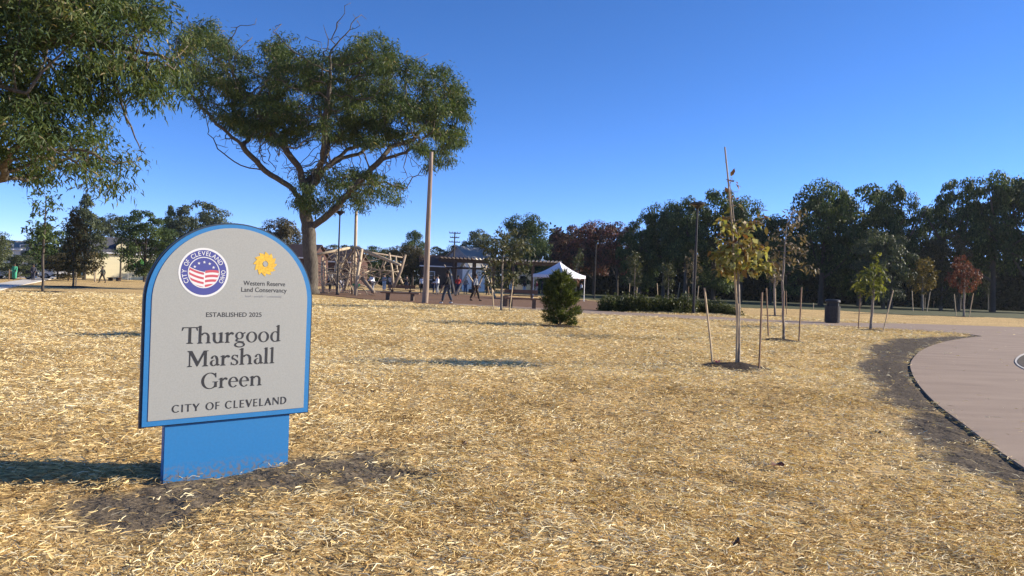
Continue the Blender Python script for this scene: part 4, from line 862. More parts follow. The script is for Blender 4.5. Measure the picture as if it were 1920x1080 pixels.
# ---------------------------------------------------------------- stakes, canes
def stake(bx_, by_, tx_, ty_, w, label, material='stake', d=None, name='stake', group='wooden stakes round the young trees', y=None):
    b_ = G(bx_, by_) if d is None else Vector(D3(bx_, by_, d)); t_ = Vector(D3(tx_, ty_, b_.y)); o = Vector(b_); q = t_-o
    mb = MB(); mb.tube([Vector((0, 0, -.05)), q*.33+Vector((.002, .003, 0)), q*.66, q*.985, q], [w*.72, w*.71, w*.71, w*.70, w*.6], 4)
    ob = mb.build(name, M[material]); ob.location = o; return tag(ob, label, 'stake', group)
stake(1337, 684, 1321, 540, .024, 'pale wooden stake left of the nearest young tree, leaning outwards')
stake(1423, 697, 1429, 548, .022, 'brown wooden stake right of the nearest young tree', 'stake_dark')
stake(1381, 688, 1384, 569, .034, 'thick rough stake hugging the trunk of the nearest young tree', 'stake')
b_ = G(1388, 688); ob = MB(); q0 = Vector((0, .05, 0)); top = Vector(D3(1360, 275, b_.y))-b_+Vector((0, .03, 0))
ob.tube([q0, q0.lerp(top, .3)+Vector((.02, 0, 0)), q0.lerp(top, .62)+Vector((.035, 0, 0)), q0.lerp(top, .85)+Vector((.02, 0, 0)), top], [.017, .016, .0145, .013, .012], 8)
for i in range(11):
    c_ = q0.lerp(top, .08+.085*i)+Vector((.03*math.sin(.3*i), 0, 0)); ob.tube([c_-Vector((0, 0, .006)), c_+Vector((0, 0, .006))], .0185-.0004*i, 8)
cane = ob.build('bamboo_cane', M['stake'], None, True); cane.location = b_; tag(cane, 'very tall bamboo cane standing through the crown of the nearest young tree', 'cane')
mb = MB(); tb = Vector(D3(1375, 478, b_.y))
mb.lathe([(.035, -.006), (.04, 0), (.035, .006)], 12, (0, .02, 0)); tp = mb.build('plastic_tie', M['stake']); tp.location = tb; tag(tp, 'small loop tie holding the nearest young tree to its cane', 'tie')
f_ = G(1341, 684); mb = MB(); 
for a in range(5): mb.quad((0, 0, .01), (.05*math.cos(a*1.3), .05*math.sin(a*1.3), .03), (.06*math.cos(a*1.3+.4), .06*math.sin(a*1.3+.4), .05), (.02*math.cos(a*1.3+.7), .02*math.sin(a*1.3+.7), .03))
fo = mb.build('flagging_tape', mat('pink_tape', (0.8, 0.16, 0.25), 0.5)); fo.location = f_+Vector((.02, -.02, .03)); tag(fo, 'scrap of pink flagging tape at the foot of the pale stake', 'tape')
stake(1441, 632, 1437, 540, .03, 'dark stake left of the second young tree', 'stake_dark'); stake(1498, 639, 1503, 538, .03, 'dark reddish stake right of the second young tree', 'stake_dark'); stake(1468, 640, 1470, 545, .03, 'stake against the trunk of the second young tree', 'stake_dark')
stake(1609, 619, 1614, 541, .03, 'upright stake left of the yellow-green young tree by the path', 'stake_dark'); stake(1655, 623, 1675, 544, .03, 'slanting stake right of the yellow-green young tree by the path', 'stake')
stake(926, 581, 921, 522, .04, 'left pale stake of the young tree beside the benches'); stake(955, 583, 963, 524, .04, 'slanting right stake of the young tree beside the benches')
stake(940, 583, 940, 540, .05, 'dark stake against the trunk of the tree beside the benches', 'stake_dark')
stake(1179, 562, 1181, 531, .05, 'pale stake left of the narrow speckled young tree'); stake(1193, 565, 1195, 532, .05, 'pale stake right of the narrow speckled young tree')
stake(1234, 567, 1232, 531, .05, 'pale stake left of the small oval young tree'); stake(1270, 562, 1275, 529, .05, 'slanting pale stake right of the small oval young tree')
stake(1291, 569, 1291, 537, .05, 'brown stake just left of the nearer lamp post', 'stake_dark'); stake(1307, 568, 1310, 536, .05, 'pale stake just right of the nearer lamp post')
stake(1454, 590, 1454, 541, .035, 'pale stake seen behind the second young tree'); stake(1475, 589, 1474, 545, .03, 'thin stake behind the second tree, right one of two', 'stake_dark')
stake(1712, 583, 1710, 545, .06, 'pale stake left of the golden young tree'); stake(1738, 584, 1744, 547, .06, 'slanting pale stake right of the golden young tree')
stake(1793, 592, 1789, 551, .05, 'pale stake left of the red young tree'); stake(1817, 594, 1825, 550, .05, 'slanting pale stake right of the red young tree')
stake(1750, 578, 1753, 545, .05, 'dark stake farther back, right of the golden young tree', 'stake_dark')
stake(142, 537, 144, 494, .06, 'pale stake right of the second young tree from the left'); stake(130, 525, 130, 506, .08, 'short far stake near the two left young trees', 'stake_dark')
stake(179, 529, 180, 498, .07, 'pale stake beside the walking man in front of the cream house'); stake(150, 515, 150, 500, .08, 'faraway stake left of the walking man')
stake(17, 527, 18, 505, .09, 'stake by the pavement, left of the person in green', 'stake_dark'); stake(38, 522, 38, 504, .08, 'thin stake by the pavement, right of the person in green', 'stake_dark')
stake(1525, 579, 1525, 568, .05, 'stub of a pale stake in the straw left of the litter bin')
# ---------------------------------------------------------------- timber pole, lamps, utility poles
def pole(bx_, by_, tx_, ty_, r0, r1, name, label, cat, material, group=None):
    b_ = G(bx_, by_); t_ = Vector(D3(tx_, ty_, b_.y))-b_; mb = MB(); n_ = 9
    mb.tube([Vector((0, 0, -.1))]+[t_*(i/n_)+Vector((random.uniform(-.012, .012), 0, 0)) for i in range(n_+1)], [r0]+[r0+(r1-r0)*i/n_ for i in range(n_+1)], 16)
    o = mb.build(name, M[material], None, True); o.location = b_; return tag(o, label, cat, group)
pole(797, 568, 809, 285, .17, .10, 'timber_pole', 'tall bare timber pole standing at the edge of the playground', 'pole', 'pole')
def lamp(bx_, by_, ty_, label, head=True, tx_=None, d=None, hw=.3):
    b_ = G(bx_, by_) if d is None else Vector(D3(bx_, by_, d)); h = D3(bx_, ty_, b_.y)[2]-b_.z; root = empty('lamp_post', b_); tag(root, label, 'street lamp', 'park lamp posts')
    mb = MB(); mb.lathe([(.14, 0), (.14, .04), (.095, .06), (.085, .25), (.065, .27), (.06, h*.5), (.048, h*.955), (.052, h*.97)], 14); mb.build('post', M['darkmetal'], root, False)
    mb = MB(); mb.lathe([(.05, h*.955), (.07, h*.965), (hw*.55, h*.985), (hw, h*.998), (hw*1.02, h*1.008), (hw*.9, h*1.016), (.05, h*1.02)], 24); mb.build('lamp_head', M['darkmetal'], root)
    mb = MB(); mb.lathe([(hw*.5, h*.981), (hw*.78, h*.9895), (hw*.5, h*.9795)], 20); mb.build('lens', M['glass'], root); return root
lamp(1300, 590, 383, 'dark lamp post with a flat round head in the low hedge', hw=.36)
lamp(632, 553, 398, 'dark lamp post between the big trunk and the log climbing frame')
lamp(1114, 560, 452, 'slim grey lamp post right of the white tent', hw=.25)
def utility(px, d, ytop, arms, label, w=.13):
    t_ = Vector(D3(px, ytop, d)); z0 = float(dip(t_.x, d)); h = t_.z-z0; root = empty('utility_pole', (t_.x, d, z0)); tag(root, label, 'utility pole', 'utility poles beyond the park')
    mb = MB(); mb.tube([(0, 0, 0), (0, 0, h*.5), (0, 0, h)], [w, w*.85, w*.65], 10); mb.build('post', M['bark_dark'], root)
    for dz, half in arms:
        mb = MB(); mb.box(-half, half, -.05, .05, h-dz-.06, h-dz+.06)
        a = mb.build('crossarm', M['bark_dark'], root)
        for sx in (-.95, -.45, .45, .95):
            mb = MB(); mb.lathe([(.03, .06), (.055, .1), (.03, .14), (.055, .18), (.02, .24)], 8, (sx*half, 0, h-dz)); mb.build('insulator', M['greymetal'], a)
    return root
utility(853, 100, 435, [(.15, .75), (.75, .62), (1.35, .75)], 'utility pole with three crossarms above the playground')
utility(228, 100, 446, [(.3, .5)], 'slim utility pole in front of the cream house gable', .12)
utility(110, 92, 452, [(.3, .8)], 'utility pole by the street behind the left young trees', .12)
# ---------------------------------------------------------------- litter bin
b_ = G(1560, 606); root = empty('litter_bin', b_); tag(root, 'brown cylindrical litter bin with a black open rim beside the path', 'litter bin')
mb = MB(); mb.lathe([(.26, 0), (.27, .02), (.27, .05), (.285, .07), (.30, .72), (.30, .74)], 32); mb.build('body', M['canwood'], root)
mb = MB()
for i in range(30):
    a = 2*math.pi*i/30; mb.box(-.024, .024, .288, .312, .05, .75, Matrix.Rotation(a, 4, 'Z'))
mb.build('cladding', M['canwood'], root)
mb = MB(); mb.lathe([(.255, .74), (.255, .90)], 28); mb.build('inner_liner', M['blackplastic'], root)
mb = MB(); mb.lathe([(.295, .89), (.305, .90), (.31, .95), (.30, 1.0), (.24, 1.035), (.17, 1.04)], 32)
for i in range(4): a = i*math.pi/2+.4; mb.tube([(.27*math.cos(a), .27*math.sin(a), .72), (.27*math.cos(a), .27*math.sin(a), .92)], .016, 6)
mb.build('lid', M['darkmetal'], root)
# ---------------------------------------------------------------- benches
def bench(px0, px1, py_, label, back=False, h=.45, depth=.5, dy=0, legs=True):
    a = G(px0, py_); b_ = G(px1, py_+PHI*(px1-px0)); L_ = (b_-a).length; c_ = (a+b_)/2; rz = math.atan2((b_-a).y, (b_-a).x); root = empty('bench', c_, rz); tag(root, label, 'bench', 'timber benches of the playground')
    n_ = 4
    mb = MB()
    for i in range(n_):
        y0 = -depth/2+i*depth/n_; mb.box(-L_/2, L_/2, y0+.006, y0+depth/n_-.006, h-.07, h)
    mb.build('seat', M['bench'], root)
    for s_ in (-1, 1):
        mb = MB(); mb.box(s_*L_*.32-.09, s_*L_*.32+.09, -depth/2+.04, depth/2-.04, -.03, h-.07); mb.build('leg', M['benchbase'], root)
    if back:
        mb = MB(); mb.box(-L_/2, L_/2, depth/2-.04, depth/2+.03, h+.12, h+.42); mb.build('backrest', M['bench'], root)
        for s_ in (-1, 1): mb = MB(); mb.box(s_*L_*.32-.04, s_*L_*.32+.04, depth/2-.1, depth/2-.042, h-.05, h+.38); mb.build('backrest_support', M['benchbase'], root)
    return root
bench(714, 786, 562, 'brown timber bench nearest the timber pole', h=.46)
bench(726, 778, 548.5, 'backed bench behind the one nearest the timber pole', back=True, h=.3)
bench(945, 1008, 561, 'dark red-brown bench with a back, behind the staked young tree', back=True, h=.35)
bench(945, 1013, 577, 'long bench closest to the path, left of the evergreen bush', h=.52)
bench(203, 226, 526, 'pale low bench in the straw beside the walking man', h=.42, depth=.9)
b_ = G(948, 575); mb = MB(); mb.lathe([(.2, 0), (.25, .5), (.27, .52), (.27, .56), (.22, .56)], 16); pb = mb.build('planter', M['benchbase']); pb.location = b_; tag(pb, 'dark planter tub at the left end of the long bench', 'planter')
# ---------------------------------------------------------------- tents
def tent(px, py, d, w, rz, fabric, label, eave=2.05, peak=3.1):
    c_ = Vector(D3(px, 540, d)); c_.z = float(dip(c_.x, d)); root = empty('canopy_tent', c_, rz); tag(root, label, 'tent', 'pop-up canopy tents'); h = w/2; N_ = 8
    mb = MB()
    for s_ in range(4):
        rot = Matrix.Rotation(s_*math.pi/2, 4, 'Z')
        for i in range(N_):
            t0, t1 = i/N_, (i+1)/N_; z = lambda t: eave+(peak-eave)*(1-t)**1.45
            for j in range(6):
                a0, a1 = -1+j/3, -1+(j+1)/3; sag = lambda t, a: -.10*t*(1-t)*(1-a*a)*2
                mb.quad(*[tuple(rot @ Vector((t*h, a*t*h, z(t)+sag(t, a)))) for t, a in ((t0, a0), (t1, a0), (t1, a1), (t0, a1))])
        for j in range(6):
            a0, a1 = -1+j/3, -1+(j+1)/3
            mb.quad(*[tuple(rot @ Vector((h+.005*((j+k_) % 2), a*h, z_))) for k_, (a, z_) in enumerate(((a0, eave), (a1, eave), (a1, eave-.24), (a0, eave-.24)))])
    mb.build('canopy', M[fabric], root)
    for sx in (-1, 1):
        for sy in (-1, 1):
            mb = MB(); mb.box(sx*(h-.05)-.022, sx*(h-.05)+.022, sy*(h-.05)-.022, sy*(h-.05)+.022, 0, eave-.03); mb.box(sx*(h-.05)-.06, sx*(h-.05)+.06, sy*(h-.05)-.06, sy*(h-.05)+.06, 0, .02); mb.build('leg', M['whitemetal'], root)
    mb = MB()
    for s_ in range(4):
        rot = Matrix.Rotation(s_*math.pi/2, 4, 'Z')
        for k_ in range(4): a0, a1 = -1+k_*.5, -1+(k_+1)*.5; u_, w_ = (eave-.05, eave-.35) if k_ % 2 == 0 else (eave-.35, eave-.05); mb.tube([tuple(rot @ Vector((h-.06, a0*(h-.06), u_))), tuple(rot @ Vector((h-.06, a1*(h-.06), w_)))], .012, 5)
    mb.build('truss', M['whitemetal'], root); return root
tent(1048, 0, 60, 3.05, R(45+8), 'white_fabric', 'white pop-up canopy tent behind the evergreen bush')
tent(263, 0, 108, 3.0, R(20), 'green_fabric', 'green pop-up canopy tent left of the sign', peak=3.2)
# ---------------------------------------------------------------- log climbing structure
def log_(mb, p0, p1, r, d, dy0=0, dy1=0, bend=0.0, k=8):
    r = r*.8
    a = Vector(D3(*p0, d, dy0)); b_ = Vector(D3(*p1, d, dy1)); c_ = a.lerp(b_, .5)+Vector((bend, 0, 0)); mb.tube([a, c_, b_], [r, r*.95, r*.85], k)
dC = G(668, 552).y
c0 = Vector(D3(668, 552, dC)); c0.z = 0
cs = empty('log_climbing_structure', c0); tag(cs, 'large climbing frame of peeled logs and tangled branches round a tall mast', 'climbing frame')
def cpart(fn, name, material):
    mb = MB(); fn(mb); mb.v = [tuple(Vector(v_)-c0) for v_ in mb.v]; return mb.build(name, M[material], cs, True)
cpart(lambda mb: log_(mb, (664, 553), (668, 396), .16, dC), 'mast', 'log')
for (a, b_, r, d0_, d1_) in (((660,464),(594,482),.13,0,-2), ((668,464),(762,499),.15,0,-3), ((668,466),(694,492),.10,0,-3.5), ((664,466),(620,500),.1,0,3.5), ((672,470),(735,478),.09,0,5)):
    cpart(lambda mb: log_(mb, a, b_, r, dC, d0_, d1_), 'roof_beam', 'log' if r > .12 else 'oldlog')
for (a, b_, r, dd) in (((685,555),(693,470),.16,-3.5),((646,548),(642,476),.12,-2),((651,545),(662,502),.12,-1),((664,553),(665,475),.11,-.6),((742,540),(733,475),.11,-1),((749,532),(737,480),.10,1.5),((750,539),(769,480),.14,-3),((712,505),(716,490),.08,2),((631,545),(629,476),.09,0),((612,548),(610,480),.1,-1),((600,546),(603,488),.09,1)):
    cpart(lambda mb: log_(mb, a, b_, r, dC, dd, dd*.8, bend=random.uniform(-.15, .15)), 'log_post', 'log' if random.random() < .7 else 'oldlog')
cpart(lambda mb: log_(mb, (694, 522), (720, 547), .17, dC, -3, -4), 'leaning_trunk', 'oldlog')
def twigs(mb, seed, x0, x1, y0, y1, n_):
    g = np.random.default_rng(seed)
    for i in range(n_):
        px, py = g.uniform(x0, x1), g.uniform(y0, y1); a = g.uniform(-.5, .5) if g.random() < .6 else g.uniform(-1.6, 1.6); L_ = g.uniform(.6, 2.2); p = np.array(D3(px, py, dC, g.uniform(-3, 3))); pts = [p]; th = a; yz = g.uniform(-.4, .4)
        for k_ in range(5): th += g.normal(0, .35); p = p+np.array([math.cos(th), yz, math.sin(th)])*L_/5; p[2] = min(max(p[2], .05), 3.3); pts.append(p)
        r = g.uniform(.018, .04); mb.tube([tuple(q) for q in pts], [r, r, r*.9, r*.8, r*.6, r*.4], 5)
cpart(lambda mb: twigs(mb, 1, 598, 690, 478, 535, 48), 'branch_tangle', 'log'); cpart(lambda mb: twigs(mb, 2, 596, 690, 480, 545, 45), 'branch_tangle', 'oldlog'); cpart(lambda mb: twigs(mb, 3, 690, 745, 500, 520, 14), 'branch_rail', 'oldlog')
cpart(lambda mb: log_(mb, (704, 506), (757, 511), .05, dC, -2, -2), 'branch_rail', 'log'); cpart(lambda mb: log_(mb, (692, 514), (704, 508), .05, dC, -2.5, -2), 'branch_rail', 'log')
mb = MB(); g_ = Vector(D3(679, 532, dC, -2)); [mb.quad(*[tuple(g_+Vector((.3*math.cos(a)*r_, 0.12*math.sin(a*2), .3*math.sin(a)*r_))) for a, r_ in ((t, 1), (t+.4, 1), (t+.4, .1), (t, .1))]) for t in np.arange(3.1, 6.2, .4)]
mb.v = [tuple(Vector(v_)-c0) for v_ in mb.v]; mb.build('net_seat', cloth((.05, .3, .16)), cs)
# log swing set
dS = G(880, 556.5).y; s0 = Vector(D3(890, 552, dS)); s0.z = 0
sw = empty('log_swing_frame', s0); tag(sw, 'swing frame of crossed pale logs under a dark beam behind the walking people', 'swing frame')
def spart(fn, name, material): mb = MB(); fn(mb); mb.v = [tuple(Vector(v_)-s0) for v_ in mb.v]; return mb.build(name, M[material], sw, True)
for (a, b_, r, d0_, d1_) in (((856,553),(844,504),.10,-1.5,0),((857,553),(881,503),.11,-1.5,0),((891,537),(876,512),.08,1.5,0),((822,549),(832,534),.08,1.5,.6),((929,557),(903,496),.12,-1.5,0),((888,556),(905,517),.09,1.5,0),((916,552),(908,500),.07,1.5,0),((900,530),(913,498),.08,-.5,0)):
    spart(lambda mb: log_(mb, a, b_, r, dS, d0_, d1_), 'log_leg', 'log')
spart(lambda mb: log_(mb, (835, 502), (921, 504), .12, dS), 'top_beam', 'pergola')
for px in (836, 873, 882, 905): spart(lambda mb: log_(mb, (px, 503), (px-3, 496), .07, dS), 'beam_end_peg', 'log')
# ---------------------------------------------------------------- pergola
dP = 74.0; p0 = Vector(D3(843, 540, dP)); p1 = Vector(D3(1042, 540, dP)); rz = 0; p0.z = p1.z = 0; Lp = p1.x-p0.x; top = D3(878, 485.5, dP)[2]
pg = empty('pergola', p0); tag(pg, 'long dark pergola with rafters coloured as sunlit behind the playground', 'pergola')
for yy in (0, 3.2):
    mb = MB(); mb.box(-1.2, Lp+.6, yy-.07, yy+.07, top-.32, top-.05); mb.build('beam', M['pergola'], pg)
    for i in range(6): mb = MB(); x = .3+i*(Lp-.6)/5; mb.box(x-.11, x+.11, yy-.11, yy+.11, 0, top-.32); mb.build('post', M['pergola'], pg)
for i in range(32):
    x = -1.0+i*(Lp+1.4)/31; mb = MB(); mb.box(x-.06, x+.06, -.55, 3.75, top-.047, top+.13); mb.build('rafter', M['rafter' if i > 8 else 'pergola'], pg)  # later rafters are paler: sunlight on their ends is put into the colour
# ---------------------------------------------------------------- houses
def gable_house(px, d, w, dp, eave, ridge, rz, wall, roof, label, wins=(), name='house', overhang=.35, gable_front=False, dormer=None, doors=()):
    c_ = Vector(D3(px, 540, d)); c_.z = float(dip(c_.x, d)); root = empty(name, c_, rz); tag(root, label, 'house', 'houses beyond the park')
    mb = MB()                                    # ridge runs along x; front wall at y = 0
    mb.quad((-w/2, 0, 0), (w/2, 0, 0), (w/2, 0, eave), (-w/2, 0, eave)); mb.quad((-w/2, dp, 0), (-w/2, dp, eave), (w/2, dp, eave), (w/2, dp, 0))
    for sx in (-1, 1): mb.quad((sx*w/2, 0, 0), (sx*w/2, dp, 0), (sx*w/2, dp, eave), (sx*w/2, dp/2, ridge-.08), (sx*w/2, 0, eave))
    wl_ = mb.build('wall', M[wall], root)
    mb = MB(); oh = overhang; sl = (ridge-eave)/(dp/2); t_ = .14
    for s_ in (0, 1):
        y0, y1 = (-oh, dp/2) if s_ == 0 else (dp+oh, dp/2); z0 = eave-oh*sl+.03
        n0 = len(mb.v); mb.v += [(-w/2-oh, y0, z0), (w/2+oh, y0, z0), (w/2+oh, y1, ridge+.03), (-w/2-oh, y1, ridge+.03), (-w/2-oh, y0, z0+t_), (w/2+oh, y0, z0+t_), (w/2+oh, y1, ridge+.03+t_), (-w/2-oh, y1, ridge+.03+t_)]
        mb.f += [tuple(n0+i for i in q) for q in ((0, 1, 2, 3), (4, 5, 6, 7), (0, 1, 5, 4), (1, 2, 6, 5), (3, 0, 4, 7))]
    rf = mb.build('roof', M[roof], root)
    mb = MB(); mb.box(-w/2-oh, w/2+oh, -oh-.03, -oh-.003, eave-oh*sl-.02, eave-oh*sl+.17); mb.build('fascia', M['whitemetal'], rf)
    def win(x, z, ww, hh, y=0, face='f'):
        mt = Matrix.Identity(4) if face == 'f' else Matrix.Translation((w/2, dp/2, 0)) @ Matrix.Rotation(math.pi/2, 4, 'Z')
        if face == 'l': mt = Matrix.Translation((-w/2, dp/2, 0)) @ Matrix.Rotation(-math.pi/2, 4, 'Z')
        mb = MB(); 
        for (a, b__, c__, d__) in ((x-ww/2-.09, x+ww/2+.09, z+hh, z+hh+.1), (x-ww/2-.09, x+ww/2+.09, z-.1, z), (x-ww/2-.09, x-ww/2, z, z+hh), (x+ww/2, x+ww/2+.09, z, z+hh), (x-ww/2, x+ww/2, z+hh/2-.03, z+hh/2+.03)): mb.box(a, b__, y-.06, y-.004, c__, d__, mt)
        wf = mb.build('window', M['whitemetal'], root); mb = MB(); mb.box(x-ww/2, x+ww/2, y-.03, y-.005, z, z+hh, mt); mb.build('pane', M['glass'], wf)
    for a in wins: win(*a)
    for (x, ww, hh) in doors: mb = MB(); mb.box(x-ww/2, x+ww/2, -.07, -.005, 0.1, hh); dd_ = mb.build('door', M['pergola'], root); mb = MB(); mb.lathe([(.03, 0), (.03, .05)], 8, (x+ww*.35, -.1, 1.1)); mb.build('handle', M['greymetal'], dd_)
    if dormer:
        x, ww, z0, hh = dormer; dy_ = (z0-eave)/sl; mb = MB(); mb.quad((x-ww/2, dy_-.3, z0), (x+ww/2, dy_-.3, z0), (x+ww/2, dy_-.3, z0+hh*.45), (x, dy_-.3, z0+hh), (x-ww/2, dy_-.3, z0+hh*.45))
        for sx in (-1, 1): mb.quad((x+sx*ww/2, dy_-.3, z0-.4), (x+sx*ww/2, dy_+2.0, z0-.4), (x+sx*ww/2, dy_+2.0, z0+hh*.45), (x+sx*ww/2, dy_-.3, z0+hh*.45))
        dm = mb.build('dormer', M[wall], root); mb = MB()
        for sx in (-1, 1): mb.quad((x, dy_-.5, z0+hh+.04), (x, dy_+3, z0+hh+.04), (x+sx*(ww/2+.25), dy_+3, z0+hh*.45-.12), (x+sx*(ww/2+.25), dy_-.5, z0+hh*.45-.12))
        mb.build('dormer_roof', M[roof], dm)
    return root
gable_house(226, 112, 9.5, 7.5, 4.0, 6.2, R(33), 'cream', 'roofdark', 'cream two-storey house with a dark roof and a small front gable', [(2.6, 1.0, .8, 1.2)], dormer=(.3, 2.0, 4.3, 1.5))
gable_house(36, 90, 3.6, 5, 3.5, 4.4, R(38), 'whitewall', 'roofgrey', 'white-trimmed grey house with a porch at the far left', [(-1.2, 2.8, .8, 1.2), (.4, 2.8, .8, 1.2), (1.2, .9, .9, 1.3)], doors=[(-.5, .9, 2.0)])
gable_house(903, 118, 5.6, 6, 4.9, 6.7, R(42), 'greywall', 'roofgrey', 'grey house with a steep light grey roof above the pergola', [(-1.6, 3.0, .9, 1.3), (.6, 3.0, .9, 1.3)])
gable_house(895, 100, 2.1, 3, 3.35, 4.2, R(25), 'whitewall', 'roofgrey', 'small white building with a little grey roof behind the swing frame', [(-.2, 1.2, .6, .8)])
gable_house(612, 128, 8.5, 7, 4.2, 6.2, R(-14), 'brick', 'brownroof', 'red-brown brick house behind the climbing frame', [(-2.6, 2.0, 1.0, 1.3), (-.4, 2.0, 1.0, 1.3), (2.0, 2.0, 1.0, 1.3)])
gable_house(555, 108, 4.2, 6, 4.2, 6.0, R(-10), 'brick', 'brownroof', 'low red-brown house glimpsed right of the sign top', [(0, 1.5, .9, 1.2)])
gable_house(826, 118, 6.2, 6, 3.6, 5.2, R(10), 'pergola', 'brownroof', 'dark grey shed-like house right of the timber pole', [(-1.5, 1.4, .9, 1.2)])
gable_house(986, 118, 3.4, 5, 4.6, 5.8, R(6), 'cream', 'roofdark', 'pale cream house front glimpsed through the pergola', [(-.6, 1.2, .8, 1.3)])
# ---------------------------------------------------------------- cars on the far street
def car(loc, rz, paint, label):
    root = empty('parked_car', loc, rz); tag(root, label, 'car', 'cars parked on the far street')
    prof = [(-2.2,.35),(-2.25,.62),(-2.1,.86),(-1.35,.93),(-.75,1.38),(.75,1.43),(1.55,.98),(2.15,.88),(2.25,.6),(2.2,.35)]
    bm = bmesh.new(); L1 = [bm.verts.new((x, -.86 if z < 1 else -.66, z)) for x, z in prof]; L2 = [bm.verts.new((x, .86 if z < 1 else .66, z)) for x, z in prof]
    n_ = len(prof); bm.faces.new(L1); bm.faces.new(list(reversed(L2)))
    for i in range(n_): bm.faces.new((L1[i], L2[i], L2[(i+1) % n_], L1[(i+1) % n_]))
    bmesh.ops.recalc_face_normals(bm, faces=bm.faces); bmesh.ops.bevel(bm, geom=bm.edges[:], offset=.05, segments=2, affect='EDGES'); me = bpy.data.meshes.new('body'); bm.to_mesh(me); bm.free(); link('body', me, paint, root)
    for s_ in (-1, 1):
        mb = MB(); mb.quad((-1.15, s_*.80, .97), (-.7, s_*.70, 1.30), (.68, s_*.70, 1.34), (1.3, s_*.80, .99)); mb.build('window', M['glass'], root)
        for x in (-1.4, 1.4):
            mb = MB(); mb.tube([(x, s_*.70, .33), (x, s_*.90, .33)], .33, 20); wh = mb.build('wheel', M['rubber'], root); mb = MB(); mb.tube([(x, s_*.89, .33), (x, s_*.915, .33)], .19, 14); mb.build('rim', M['greymetal'], wh)
        mb = MB(); mb.box(2.19, 2.27, s_*.62-.16, s_*.62+.16, .62, .76); mb.build('headlight', M['whitemetal'], root)
wp = mat('white_car_paint', (.75, .76, .78), .3, spec=.5); dk = mat('dark_car_paint', (.03, .035, .04), .3, spec=.5)
def cp(px, d): q = Vector(D3(px, 540, d)); q.z = float(dip(q.x, d))+.02; return q
car(cp(-8, 80), R(28), wp, 'white car parked at the left edge of the frame behind a stake'); car(cp(62, 92), R(25), wp, 'white car parked behind the woman on the pavement'); car(cp(98, 104), R(25), wp, 'white car farther up the street, near the utility pole'); car(cp(26, 84), R(28), dk, 'dark car parked behind the person in green')
